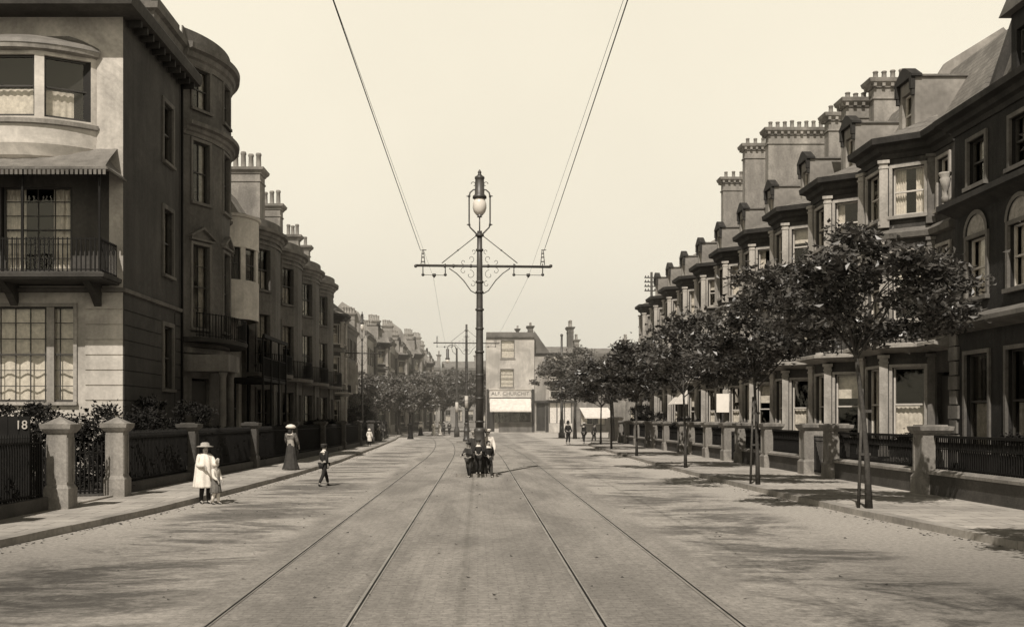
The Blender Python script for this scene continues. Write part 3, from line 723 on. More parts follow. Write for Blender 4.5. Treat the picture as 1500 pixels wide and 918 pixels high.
# ------------------------------------------------------------------ RIGHT ROW : canted-bay villas
RW=2.75; pr_=[(-RW,0),(-2.4,0),(-1.5,-1.15),(.3,-1.15),(1.2,0),(RW,0)]; sr=seg_frames(pr_)
def make_R(name,label,loc,rz,group,wallm='brick_mid',cat='house',sd0=0):
    R_=thing(name,label,cat,loc,rz,group)
    win=[]
    for si in (1,2,3):
        L=sr[si][1]; w_=min(L-.5,1.15)
        for za,zb in ((1.3,3.6),(5.1,7.2),(8.35,9.85)): win.append((si,L/2,w_,za,zb))
    win.append((4,.8,.85,5.1,7.2)); win.append((4,.8,.8,8.35,9.85))
    ops=win+[(4,.8,1.0,.6,3.4)]
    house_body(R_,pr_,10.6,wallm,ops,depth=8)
    for k,(si,u,w_,za,zb) in enumerate(win): window(R_,sr[si][0],u,w_,za,zb,'sash_white','half' if ((k+sd0)%3==1) else None,'trim_pale',(0 if w_<1.1 else 1,1),seed=k*3+sd0*17,sw=.1)
    F,L=sr[4]; w=MB(); w.fbox(F,.32,1.28,-.2,-.13,.6,3.3); w.build('door','door',R_)
    # corner columns
    for (x,y),q in zip(pr_[1:5],(.39,.39,-.39,-.39)):
        for z0,z1 in ((.82,4.0),(4.6,7.58),(8.0,10.12)):
            w=MB(); c_,s_=math.cos(q),math.sin(q)
            def pr2(a,z0_,z1_): w.prism([(x+c_*i*a-s_*j*a,y-.03+s_*i*a+c_*j*a) for i,j in ((-1,-1),(1,-1),(1,1),(-1,1))],z0_,z1_)
            pr2(.17,z0,z0+.2); pr2(.128,z0+.2,z1-.26); pr2(.15,z1-.262,z1-.2); pr2(.128,z1-.2,z1-.1); pr2(.18,z1-.1,z1)
            w.build('column','trim_pale' if y<-.5 else 'trim',R_)
    w=MB(); w.sweep(pr_,cornice_prof(10.15,.62,.50)); w.build('cornice','trim_dark',R_)
    w=MB(); w.sweep(pr_,[(-.02,7.6),(.16,7.64),(.2,7.8),(.05,7.95),(-.02,7.96)]); w.build('string_course','trim',R_)
    w=MB(); w.sweep(pr_,[(-.02,.55),(.1,.6),(.1,.75),(-.02,.8)]); w.build('string_course','trim',R_)
    # projecting slab / canopy over the ground floor with pale nosing
    w=MB(); w.sweep(pr_,[(-.02,4.05),(.5,4.18),(.62,4.2),(.62,4.3),(.5,4.34),(-.02,4.5)]); sl=w.build('balcony','trim_pale',R_)
    w=MB()
    op=[(p[0],p[1]) for p in pr_]
    for (F,L) in sr[1:4]:
        px,py,dx,dy=F; nx_,ny_=dy,-dx
        railing_bars(w,(px+nx_*.5,py+ny_*.5),(px+dx*L+nx_*.5,py+dy*L+ny_*.5),4.32,4.95,.16,.012,(.04,),False)
    w.build('balustrade','iron',sl)
    # bay roof + mansard
    w=MB(); plan_lid(w,[(p[0],p[1]-.02) for p in pr_],10.76,1.0)
    w.slab_x([(.25,10.72),(2.2,13.9),(4.0,15.1),(7.9,10.9)],-RW+.15,RW-.15)
    top=[(-1.9,.35,11.5),(-1.3,-.3,11.2),(.1,-.3,11.2),(.7,.35,11.5)]
    w.add([(-2.75,.0,10.77),(-1.65,-1.4,10.78),(.45,-1.4,10.78),(1.55,.0,10.77)]+top,[(0,1,5,4),(1,2,6,5),(2,3,7,6),(4,5,6,7)])
    w.build('roof','slates',R_)
    w=MB()
    for x in (-RW,): w.slab_x([(-.05,10.2),(-.25,10.8),(.1,11.1),(2.05,14.2),(4.0,15.4),(8,11.1),(8,10.2)],x-.14,x+.14)
    w.build('party_wall','stucco_far',R_)
    # dormer
    F=(-1.3,.05,1,0)
    w=MB(); x0,x1=-1.25,.05
    wall_path(w,[(x0,-.1),(x1,-.1)],10.8,12.9,[(0,.65,.75,11.15,12.5)],.12)
    w.add([(x0,-.1,10.8),(x0,-.1,12.9),(x0,2.2,12.9),(x0,2.2,10.8)],[(0,1,2,3)]); w.add([(x1,-.1,10.8),(x1,2.2,10.8),(x1,2.2,12.9),(x1,-.1,12.9)],[(0,1,2,3)])
    dm=w.build('dormer','stucco_far',R_,False)
    xm=(x0+x1)/2; w=MB(); w.slab_y([(x0-.1,12.88)]+[(xm+(.86)*math.cos(q),12.98+.36*math.sin(q)) for q in [PI*k/10 for k in range(11)]][::1][:0]+[(x1+.1,12.88),(x1+.1,12.95),(x1-.15,13.1),(xm+.2,13.28),(xm,13.34),(xm-.2,13.28),(x0+.15,13.1),(x0-.1,12.95)],-.24,.1)
    w.build('pediment','trim_dark',dm)
    w=MB(); w.box(x0-.07,.12,12.88,x1+.07,2.25,12.94); w.build('dormer_roof','lead',dm)
    for xa_,xb_ in ((x0-.04,x0+.13),(x1-.13,x1+.04)):
        w=MB(); w.box(xa_,-.24,12.5,xb_,-.101,12.88); w.box(xa_+.02,-.2,12.3,xb_-.02,-.101,12.5); w.build('dormer_bracket','trim_dark',dm)
    w=MB(); w.box(x0-.05,-.2,10.8,x1+.05,-.08,10.98); w.build('dormer_sill','trim',dm)
    wn=window(R_,(x0,-.1,1,0),.65,.72,11.17,12.48,'sash_white','half',None,(0,1),sill=False,seed=9)
    for c_ in [wn]: c_.parent=dm
    w=MB(); w.box(x0+.1,.6,10.9,x1-.1,.65,12.8); w.build('dormer_inside','interior',dm)
    return R_
RG='canted-bay terraced villas on the right'
RY=[34.8+5.5*k for k in range(10)]
XR=14.0
R1=make_R('bay_fronted_house','villa with canted bays and pedimented dormer, first beyond the dark villa with the arched window',(XR,RY[0],0),-PI/2,RG)
R2=make_R('bay_fronted_house','second bay-fronted villa beyond the dark villa with the arched window',(XR,RY[1],0),-PI/2,RG,sd0=1)
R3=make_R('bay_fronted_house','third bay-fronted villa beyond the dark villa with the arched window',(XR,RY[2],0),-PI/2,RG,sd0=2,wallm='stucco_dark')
Rn=[R1,R2,R3]
for k in range(3,10):
    lb='%s bay-fronted villa beyond the dark villa with the arched window'%ORD[k] if k<9 else 'last bay-fronted villa of the right terrace, at the far street corner'
    Rn.append(dup((R2,R1,R3)[k%3],(XR,RY[k],0),label=lb))
# tall party-wall stacks (local y = depth behind the facade)
for k,(y0,y1,zt,n) in {1:(1.5,3.2,15.3,5),2:(1.5,3.4,15.5,5),3:(.3,3.5,16.3,9),4:(.5,2.6,16.9,5),5:(.55,2.8,16.3,5)}.items():
    chimney(Rn[k],-RW-.3,-RW+.3,y0,y1,10.9,zt,n,ornate=True,ph=.42,pr=.1,mt='chimney')
chimney(Rn[2],1.9,2.5,.6,2.2,10.9,14.7,5,ornate=True,ph=.3,pr=.1)

w=MB()
for q in (-1.35,.0):
    w.add([(q,-1.2,3.75),(q+1.1,-1.2,3.75),(q+1.0,-2.0,2.9),(q+.1,-2.0,2.9)],[(0,1,2,3)])
    w.add([(q,-1.2,3.75),(q+.1,-2.0,2.9),(q,-1.2,2.9)],[(0,1,2)]); w.add([(q+1.1,-1.2,3.75),(q+1.0,-2.0,2.9),(q+1.1,-1.2,2.9)],[(0,1,2)])
    w.build('window_awning','canvas',Rn[6],False); w=MB()
# H0 : dark villa with arched window and quoins, and its off-frame neighbour
pq=[(-5.2,0),(-4.2,0),(-3.4,-1.3),(1.6,-1.3),(2.4,0),(5.2,0)]; sq=seg_frames(pq)
def make_H(label,loc):
    H=thing('arched_window_house',label,'house',loc,-PI/2)
    ops=[(1,sq[1][1]/2,.8,1.3,3.8),(2,1.35,1.35,1.2,3.7),(2,3.65,1.35,1.2,3.7),(3,sq[3][1]/2,.8,1.3,3.8),(2,1.35,1.15,5.2,6.75),(2,3.65,1.15,5.2,6.75),(1,sq[1][1]/2,.8,5.2,6.75),(3,sq[3][1]/2,.8,5.2,6.75),(4,1.4,1.0,5.2,6.9),(4,1.4,1.0,8.15,9.35),(2,1.35,1.0,8.15,9.35),(2,3.65,1.0,8.15,9.35),(4,1.4,1.1,.6,3.5)]
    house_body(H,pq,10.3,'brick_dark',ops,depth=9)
    for k,(si,u,w_,za,zb) in enumerate(ops[:12]):
        window(H,sq[si][0],u,w_-.03,za,zb,'sash_white' if za==5.2 and si==2 else 'sash_dark','full' if (za==5.2) else 'half' if za>8 else 'low','trim' if si!=4 else 'trim_dark',(0,1),seed=k,sw=.11,cmat='curtain' if za==5.2 and si==2 else 'curtain_dim')
        if za==5.2:
            F=sq[si][0]; r_=w_/2; n=14
            px,py,dx,dy=F; nx_,ny_=dy,-dx
            for (ri,ro,o,mt_) in ((r_-.01,r_+.12,.07,'trim'),(0,r_,.02,'curtain_dim')):
                a=MB(); vs=[];fs=[]
                for j in range(n+1):
                    q=PI*j/n
                    for rad in (ri,ro): vs.append((px+dx*(u+rad*math.cos(q))+nx_*o,py+dy*(u+rad*math.cos(q))+ny_*o,zb+.10+rad*math.sin(q)*.9))
                fs=[(2*j,2*j+1,2*j+3,2*j+2) for j in range(n)]; a.add(vs,fs)
                a.build('arch' if ri else 'fanlight',mt_,H,False)
    for (x,y) in (pq[2],pq[3],pq[1],pq[4]):
        z=.8;k=0
        while z<4.1:
            s_=.30 if k%2 else .22; w=MB(); w.box(x-s_,y-.06,z,x+s_,y+.22,z+.36); w.build('quoin','trim',H); z+=.4; k+=1
    w=MB(); w.sweep(pq,[(-.02,4.3),(.4,4.42),(.5,4.47),(.5,4.58),(-.02,4.8)]); w.build('string_course','trim',H)
    w=MB(); w.sweep(pq,[(-.02,7.45),(.3,7.65),(.42,7.7),(.42,7.85),(-.02,8.05)]); w.build('string_course','trim_dark',H)
    w=MB(); w.sweep(pq,cornice_prof(9.7,.5,.5)); w.build('cornice','trim_dark',H)
    for (x,y) in ((pq[2][0]-.1,pq[2][1]-.22),(pq[1][0]-.15,pq[1][1]-.25)):
        w=MB(); w.lathe([(.10,7.95),(.10,8.1),(.05,8.18),(.05,8.25),(.11,8.38),(.15,8.6),(.12,8.64),(.17,8.72),(.17,8.77)],x,y,12); w.build('urn','trim_pale',H)
    w=MB(); plan_lid(w,pq,10.25,1.0); w.slab_x([(.2,10.2),(1.7,14.6),(4.5,16.8),(9,10.9)],-5.05,5.05)
    w.build('roof','slate',H)
    for x in (-5.2,4.95):
        w=MB(); w.slab_x([(-.1,9.8),(-.25,10.4),(.15,10.7),(1.6,15.0),(4.5,17.2),(9,11.3),(9,10.4)],x,x+.25); w.build('gable_wall','brick_mid' if x<0 else 'brick_dark',H)
    w=MB(); x0,x1=-3.5,-2.1
    wall_path(w,[(x0,.3),(x1,.3)],10.9,13.1,[(0,.7,.8,11.3,12.6)],.15)
    wall_path(w,[(x0,.3),(x1,.3)],10.2,10.9,[])
    w.add([(x0,.3,10.9),(x0,.3,13.1),(x0,2.5,13.1),(x0,2.5,10.9)],[(0,1,2,3)]); w.add([(x1,.3,10.9),(x1,2.5,10.9),(x1,2.5,13.1),(x1,.3,13.1)],[(0,1,2,3)])
    dm=w.build('dormer','brick_dark',H,False)
    w=MB(); w.slab_y([(x0-.22,13.1),(x1+.22,13.1),((x0+x1)/2,13.8)],.05,2.9); w.build('dormer_roof','slate',dm)
    window(dm,(x0,.3,1,0),.7,.76,11.32,12.58,'sash_dark','none',None,(0,1),sill=False)
    chimney(H,-5.3,-4.6,3,5,12,17.5,4,ornate=True,ph=.5,mt='brick_mid')
    chimney(H,4.5,5.2,2.4,5,12,18.5,4,ornate=True,ph=.5,mt='brick_dark')
    return H
H0=make_H('dark tall villa with an arched blind-drawn window and urns, nearest on the right',(14.4,26.6,0))
H1=dup(H0,(14.2,16.0,0),label='dark villa partly in frame at the extreme right edge')

# ------------------------------------------------------------------ FAR BUILDINGS
Egr='distant terrace houses on the left'
E1=dup(R1,(-11.6,85.3,0),PI/2,'narrow house with canted bays standing just past the bow-fronted terrace','distant terrace houses on the left',scale=(1,1,.93))
def make_plain(name,label,loc,rz,W,H,wins,wallm='stucco_far',group=None,fl=None,roof=2.2,trimm='trim',nch=(4,4),blinds=None,extra=None):
    P_=thing(name,label,'house',loc,rz,group)
    ops=list(wins)+(extra or [])
    house_body(P_,[(-W/2,0),(W/2,0)],H,wallm,[(0,)+tuple(o) for o in ops],depth=8)
    F=(-W/2,0,1,0)
    for k,o in enumerate(wins): window(P_,F,o[0],o[1]-.04,o[2],o[3],'sash_white',(blinds or [None])[k%len(blinds or [None])],trimm,(1,1),seed=k+int(W*3),sw=.08)
    w=MB(); w.sweep([(-W/2,0),(W/2,0)],cornice_prof(H-.1,.4,.3)); w.box(-W/2,0,H+.32,W/2,.25,H+.75); w.build('cornice',trimm,P_)
    w=MB(); w.slab_x([(.3,H),(3.5,H+roof),(8,H)],-W/2,W/2); w.build('roof','slates',P_)
    for s_,n in ((-1,nch[0]),(1,nch[1])):
        if n: chimney(P_,s_*(W/2-.35)-.35,s_*(W/2-.35)+.35,2.2,3.8,H-.5,H+roof+1.2,n,pot='pot_far',ph=.75,pr=.15)
    return P_
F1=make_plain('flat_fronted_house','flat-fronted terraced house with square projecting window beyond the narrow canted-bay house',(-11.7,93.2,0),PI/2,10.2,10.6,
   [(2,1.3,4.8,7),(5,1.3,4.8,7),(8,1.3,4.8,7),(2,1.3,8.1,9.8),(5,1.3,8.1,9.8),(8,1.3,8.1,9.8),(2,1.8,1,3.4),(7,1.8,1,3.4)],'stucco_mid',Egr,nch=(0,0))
w=MB(); w.box(-4.0,-.9,4.5,-2.2,0,4.75); w.box(-4.0,-.9,7.2,-2.2,0,7.45); w.box(-4.0,-.9,4.75,-3.9,0,7.2); w.box(-2.3,-.9,4.75,-2.2,0,7.2); w.box(-3.9,-.85,4.75,-2.3,-.8,5.3); w.build('box_window','trim_pale',F1)
F2=dup(F1,(-12.0,103.4,0),label='farther flat-fronted house at the end of the near left block',scale=(1,1,.96))
# shops facing the viewer across the far end
S1=make_plain('corner_shop','tall narrow three-storey pale shop with lettered fascia and white blind','',0,1,1,[]) if False else None
S1=thing('corner_shop','tall narrow three-storey pale shop with lettered fascia and long white blind','shop',(4.5,152,0))
house_body(S1,[(-3.35,0),(3.35,0)],13.2,'stucco_pale',[(0,3.0,1.9,10.4,12.9),(0,2.9,1.9,6.35,8.9),(0,3.7,5.0,1.5,4.7),(0,.75,.8,.2,4.2)],depth=9)
FS=(-3.35,0,1,0)
window(S1,FS,3.0,1.85,10.4,12.9,'sash_dark','full','trim_pale',(0,1),seed=1,sw=.05); window(S1,FS,2.9,1.85,6.35,8.9,'sash_dark','full','trim_pale',(0,2),seed=2,sw=.05)
w=MB(); w.sweep([(-3.35,0),(3.35,0)],cornice_prof(13.0,.45,.3)); w.box(-3.35,0,13.47,3.35,.3,14.0); w.build('cornice','trim',S1)
w=MB(); w.box(-3.35,.3,13.2,3.35,9,13.3); w.slab_x([(.6,13.2),(4.5,14.4),(9,13.2)],-3.3,3.3); w.build('roof','slates',S1)
w=MB(); w.box(-2.9,-.22,4.95,2.9,-.002,6.0); w.box(-3.0,-.34,6.0,3.0,-.002,6.12); fa=w.build('fascia','stucco_white',S1)
w=MB(); w.box(-2.9,-.24,4.8,2.9,-.003,4.93); w.box(-3.3,-.3,.1,-3.0,0,6.1); w.box(3.0,-.3,.1,3.3,0,6.1); w.build('shopfront_frame','trim_dark',S1)
def text(body,size,loc,rot,parent,m,name='lettering',ext=.01,align='CENTER',sx=1):
    cu=bpy.data.curves.new(name,'FONT'); cu.body=body; cu.size=size; cu.extrude=ext; cu.align_x=align; cu.align_y='CENTER'
    o=bpy.data.objects.new(name,cu); C.objects.link(o); o.location=loc; o.rotation_euler=rot; o.parent=parent; o.scale=(sx,1,1); cu.materials.append(M[m])
    dg=bpy.context.evaluated_depsgraph_get(); me=bpy.data.meshes.new_from_object(o.evaluated_get(dg)); bpy.data.objects.remove(o)
    o=bpy.data.objects.new(name,me); C.objects.link(o); o.location=loc; o.rotation_euler=rot; o.parent=parent; o.scale=(sx,1,1)
    if not me.materials: me.materials.append(M[m])
    return o
text('ALF. CHURCHIT',.72,(0,-.235,5.47),(PI/2,0,0),fa,'letter',ext=.012,sx=1.02)
w=MB(); w.add([(-2.85,-.3,4.8),(2.85,-.3,4.8),(2.85,-1.9,3.15),(-2.85,-1.9,3.15)],[(0,1,2,3)]); w.box(-2.85,-1.92,2.95,2.85,-1.88,3.16); w.build('blind_awning','canvas',S1,False)
w=MB(); w.box(-1.6,-.15,.12,3.0,-.02,1.35); w.box(-1.7,-.28,1.35,3.05,-.02,1.55); w.build('stall_riser','trim',S1)
w=MB(); w.fbox(FS,1.25,6.15,-.16,-.14,1.5,4.7); w.build('pane','glass',S1)
w=MB()
for x in (-1.5,0,1.5,2.7): w.box(x-.04,-.1,1.55,x+.04,0,4.8)
w.build('mullion','sash_dark',S1)
w=MB(); w.fbox(FS,.38,1.12,-.2,-.12,.2,4.1); w.build('door','door',S1)
chimney(S1,2.6,3.3,2.0,4.0,13.2,15.1,4,pot='pot_far',ph=.5,mt='stucco_mid')
chimney(S1,.9,1.3,2.0,2.6,13.2,14.7,1,pot='pot_far',ph=.4,mt='stucco_mid')
S2=thing('bay_windowed_shop','two-storey weathered shop with oriel window, dark door and pale shop window','shop',(10.75,152,0))
house_body(S2,[(-2.85,0),(2.85,0)],10.8,'stucco_far',[(0,.85,1.2,.3,4.2),(0,3.6,3.1,1.4,4.2),(0,2.9,1.6,7.6,9.8),(0,2.9,1.6,4.9,6.6)],depth=9)
F2s=(-2.85,0,1,0)
po=[(-1.3,0),(-.9,-.7),(.9,-.7),(1.3,0)]; so=seg_frames(po)
w=MB(); wall_path(w,po,7.0,10.4,[(0,so[0][1]/2,.6,7.7,9.9),(1,.9,1.4,7.7,9.9),(2,so[2][1]/2,.6,7.7,9.9)],.1); wall_path(w,po,4.6,7.0,[(1,.9,1.4,5.0,6.6)],.1)
w.sweep(po,cornice_prof(10.2,.3,.2)); w.build('oriel','stucco_pale',S2,False)
window(S2,so[1][0],.9,1.36,7.7,9.9,'sash_white','half',None,(0,1),seed=3); window(S2,so[1][0],.9,1.36,5.0,6.6,'sash_white','half',None,(0,1),seed=4)
window(S2,so[0][0],so[0][1]/2,.56,7.7,9.9,'sash_white','curtains',None,(0,1),seed=5); window(S2,so[2][0],so[2][1]/2,.56,7.7,9.9,'sash_white','curtains',None,(0,1),seed=6)
w=MB(); w.sweep([(-2.85,0),(2.85,0)],cornice_prof(10.7,.45,.3)); w.build('cornice','trim_dark',S2)
w=MB(); w.slab_x([(.2,10.9),(3,12.2),(9,10.9)],-2.85,2.85); w.build('roof','slates',S2)
w=MB(); w.slab_x([(0,0),(0,14.1),(.6,14.1),(5,12.0),(5,0)],-2.9,-2.87) if False else w.slab_y([(-2.84,11.2),(-2.84,14.3),(-.7,11.25)],1.0,1.3); w.build('gable_upstand','stucco_mid',S2)
w=MB(); w.box(-2.85,-.4,4.2,3.0,-.002,4.5); w.build('fascia','trim_dark',S2)
w=MB(); w.fbox(F2s,.3,1.4,-.2,-.1,.3,4.1); w.fbox(F2s,1.5,1.9,-.1,.1,.12,4.2); w.build('door','trim_dark',S2)
w=MB(); w.fbox(F2s,2.0,5.2,-.1,.12,.13,1.35); w.build('stall_riser','stucco_white',S2)
w=MB(); w.fbox(F2s,2.05,5.15,-.16,-.14,1.4,4.2); 
sw_=w.build('shop_window','curtain',S2)
w=MB()
for u in (2.05,3.1,4.15,5.1): w.fbox(F2s,u-.05,u+.05,-.14,.02,1.4,4.2)
w.build('mullion','sash_dark',S2)
chimney(S2,2.0,2.8,2.5,5,11,15.0,4,pot='pot_far',mt='stucco_mid',ph=1.0,pr=.2)
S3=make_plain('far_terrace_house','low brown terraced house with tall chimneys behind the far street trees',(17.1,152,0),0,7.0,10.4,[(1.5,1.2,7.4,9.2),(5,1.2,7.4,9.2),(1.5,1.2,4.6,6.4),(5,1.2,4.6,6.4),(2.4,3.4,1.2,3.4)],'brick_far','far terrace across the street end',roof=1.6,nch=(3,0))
S4=dup(S3,(24.1,152.3,0),label='low brown terraced house at the far right beside the last bay-fronted villa')
chimney(S4,-.9,.3,2.5,4,10,15.2,2,pot='pot_far',mt='brick_far',ph=1.0,pr=.2)
S5=dup(S3,(31.1,152.3,0),label='low brown terraced house mostly hidden behind the right terrace end')
w=MB(); w.add([(-3.0,-.1,3.55),(1.0,-.1,3.55),(1.5,-2.6,2.25),(-2.5,-2.6,2.25)],[(0,1,2,3)]); w.box(-2.5,-2.62,2.05,1.5,-2.58,2.26); w.build('blind_awning','canvas',S3,False)
# distant left rows past the side street
rnd=random.Random(11)
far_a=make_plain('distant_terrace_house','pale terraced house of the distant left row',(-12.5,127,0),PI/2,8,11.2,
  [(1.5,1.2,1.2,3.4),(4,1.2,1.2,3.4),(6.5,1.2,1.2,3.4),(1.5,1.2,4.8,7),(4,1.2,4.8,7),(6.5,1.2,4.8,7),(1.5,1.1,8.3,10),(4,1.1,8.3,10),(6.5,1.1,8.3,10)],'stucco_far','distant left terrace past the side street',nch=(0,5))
far_a['label']='distant pale terraced house nearest the side street opening'
desc=['second','third','fourth','fifth','sixth','seventh','eighth','ninth','tenth','eleventh','twelfth','thirteenth']
y=127; x=-12.5
for k in range(12):
    y+=8.1+k*.15; x=-12.5+ (y-127)*.028
    o=dup(far_a if k%3 else E1,(x,y,0),PI/2,'%s house along the distant left terrace past the side street'%desc[k],'distant left terrace past the side street',scale=(1.45 if k%3==0 else 1,1,(1+k*.025)*(.97 if k%2 else 1.04)))
for k in range(3):
    dup(far_a,(-13.5+9*k,262+ (k%2)*3,0),0,'far cross-street terrace house behind the trees, %s from the left'%ORD[k],'far cross-street terrace',scale=(1.1,1,1.2))

# ------------------------------------------------------------------ PIERS, WALLS, RAILINGS (right)
XW=11.35
def make_pier(name,label,loc,w_=.62,h=1.72,m='stone',group=None,cap='flat',rz=0):
    t=thing(name,label,'gate pier',loc,rz,group)
    b_=MB(); q=w_/2
    b_.box(-q-.05,-q-.05,-.05,q+.05,q+.05,.42); b_.box(-q,-q,.42,q,q,h-.22)
    path=[(-q,-q),(q,-q),(q,q),(-q,q)]
    b_.sweep(path,[(-.05,.40),(.05,.42),(.0,.5),(-.05,.5)],closed=True)
    for sx_ in (-1,1):   # sunk panel frames on the four faces
        b_.box(sx_*q-(0 if sx_>0 else .018),-q+.02,.55,sx_*q+(.018 if sx_>0 else 0),-q+.1,h-.32)
        b_.box(sx_*q-(0 if sx_>0 else .018),q-.1,.55,sx_*q+(.018 if sx_>0 else 0),q-.02,h-.32)
    b_.build('shaft',m,t)
    c=MB(); c.sweep(path,[(-.1,h-.23),(.03,h-.23),(.1,h-.14),(.12,h-.04),(-.1,h-.02)],closed=True)
    if cap=='flat': c.prism([(-q,-q),(q,-q),(q,q),(-q,q)],h-.1,h-.001)
    else: 
        e=q+.08; c.add([(-e,-e,h-.05),(e,-e,h-.05),(e,e,h-.05),(-e,e,h-.05),(0,0,h+.12)],[(0,1,4),(1,2,4),(2,3,4),(3,0,4)])
    c.build('cap',m,t)
    return t
PG='stone piers along the right-hand garden walls'
piers=[13.5,20.4,27.4,34.6,37.2,42.3,46.6,49.2,53.2,57.4,60.0,65.0,69.2,71.8,77,82,85.5]
gates={(34.6,37.2),(46.6,49.2),(57.4,60.0),(69.2,71.8)}
pier0=make_pier('stone_pier','x',(XW,piers[2],ZP),group=PG)
first=True
for k,py in enumerate(piers):
    if k==2: o=pier0
    else: o=dup(pier0,(XW,py,ZP))
    o['label']=('pale stone pier outside the dark arched-window villa, between two railing panels' if k==2 else '%s stone pier from the near end of the right garden wall'%ORD[k])
for k,(a,b_) in enumerate(zip(piers,piers[1:])):
    a2,b2=a+.37,b_-.37
    if (a,b_) in gates:
        t=thing('iron_gate','pair of low iron garden gates between %s and %s stone piers on the right'%(ORD[k],ORD[k+1]),'gate',(XW,(a+b_)/2,ZP),0,'iron garden gates on the right')
        OFF=Vector((XW,(a+b_)/2,ZP)); m_=MB(); railing_bars(m_,(XW,a2),(XW,(a+b_)/2-.02),ZP+.08,ZP+1.25,.12,.012); m_.build('gate_leaf','iron',t)
        m_=MB(); railing_bars(m_,(XW,(a+b_)/2+.02),(XW,b2),ZP+.08,ZP+1.25,.12,.012); m_.build('gate_leaf','iron',t); OFF=Vector((0,0,0)); continue
    t=thing('garden_wall','low stone garden wall with iron railing between %s and %s piers on the right'%(ORD[k],ORD[k+1]),'wall',(XW,(a+b_)/2,ZP),0,'low railed walls on the right')
    OFF=Vector((XW,(a+b_)/2,ZP))
    m_=MB(); m_.box(XW-.16,a2-.05,0,XW+.16,b2+.05,ZP+.5); m_.build('base_wall','stone_dark',t)
    m_=MB(); m_.sweep([(XW-.001,a2-.05),(XW,b2+.05)],[(-.22,ZP+.5),(.22,ZP+.5),(.22,ZP+.57),(.1,ZP+.63),(-.1,ZP+.63),(-.22,ZP+.57)]); m_.build('coping','stone',t)
    m_=MB(); railing_bars(m_,(XW,a2),(XW,b2),ZP+.62,ZP+1.42,.11,.013,(.0,),False); m_.box(XW-.05,a2-.04,ZP+1.40,XW+.05,b2+.04,ZP+1.46)
    # pierced frieze under the top rail
    n=int((b2-a2)/.22)
    for j in range(n):
        yq=a2+(b2-a2)*(j+.5)/n; m_.box(XW-.01,yq-.05,ZP+1.16,XW+.01,yq+.05,ZP+1.30)
    m_.box(XW-.02,a2,ZP+1.12,XW+.02,b2,ZP+1.15)
    m_.build('railing','iron',t); OFF=Vector((0,0,0))
# return walls round the far corner
for k,(xx,yy_) in enumerate([(13.2,87.0),(16.2,87.2),(19.2,87.4)]): 
    dup(pier0,(xx,yy_,ZP),label='%s pier of the wall turning into the far side street'%ORD[k])
for k,(xx,yy_) in enumerate([(12.0,97),(12.3,100.2),(12.6,104),(12.9,107.5)]):
    dup(pier0,(xx+.4,yy_,ZP*0),label='%s pale pier of the garden wall beyond the far side street'%ORD[k],scale=(1.15,1.15,1.25))
t=thing('garden_wall','pale low garden wall beyond the far side street, with railings','wall',(12.8,102,0),0)
OFF=Vector((12.8,102,0)); m_=MB(); m_.prism([(12.25,97),(12.55,97),(13.45,107.5),(13.15,107.5)],0,.75); m_.build('base_wall','stone',t)
m_=MB(); railing_bars(m_,(12.4,97),(13.3,107.5),.75,1.7,.2,.02); m_.build('railing','iron',t); OFF=Vector((0,0,0))

# ------------------------------------------------------------------ LEFT gate, fence
XF=-8.85
def fx(y): return -9.0+ (min(y,60)-26)*.022 if y>26 else -9.0
gp1=make_pier('gate_post','tall pale gate post with pyramid cap on the viewer side of the open gate',(-8.75,22.9,ZP),.42,1.8,'stone','tall gate posts on the left','pyr')
gp2=dup(gp1,(-8.75,26.5,ZP),label='tall pale gate post with pyramid cap below the corner of the banded wall')
gp3=dup(gp1,(-8.9,18.9,ZP),label='gate post at the extreme left edge, half out of frame')
# number board on near gate
nb=thing('number_gate','dark wooden gate carrying the white house number 18','gate',(-9.0,21.0,ZP),0)
OFF=Vector((-9.0,21.0,ZP))
m_=MB(); 
for j in range(10): m_.box(-11.2+j*.22,21.95,ZP+.05,-11.2+j*.22+.21,22.0,ZP+1.92)
m_.box(-11.2,21.93,ZP+1.3,-9.0,21.96,ZP+1.42); m_.build('boarding','iron',nb)
OFF=Vector((0,0,0))
text('18',.25,(-.16,.925,1.74),(PI/2,0,0),nb,'letter_pale',name='house_number',ext=.01)
gt=thing('iron_gate','open iron garden gate with spear tops between the two tall left gate posts','gate',(-8.9,26.1,ZP),0)
OFF=Vector((-8.9,26.1,ZP)); m_=MB(); railing_bars(m_,(-8.95,26.0),(-9.9,25.2),ZP+.1,ZP+1.25,.1,.014,(.18,)); railing_bars(m_,(-8.95,26.05),(-9.9,25.25),ZP+.1,ZP+.8,.1,.008,(.1,)); m_.build('gate_leaf','iron',gt)
m_=MB(); railing_bars(m_,(-8.95,23.25),(-10.0,24.0),ZP+.1,ZP+1.2,.1,.014,(.18,)); m_.build('gate_leaf','iron',gt); OFF=Vector((0,0,0))
st=MB(); st.box(-11,23.2,-.02,-8.75,26.2,ZP+.035); struct('garden_path',st,'pave')
secs=[(8,13.5),(13.9,18.5),(19.3,22.5),(26.9,33.2),(33.7,41.5),(42,49.5),(50,57.5),(58,66),(66.5,75),(75.5,84),(84.5,96),(96.5,109)]
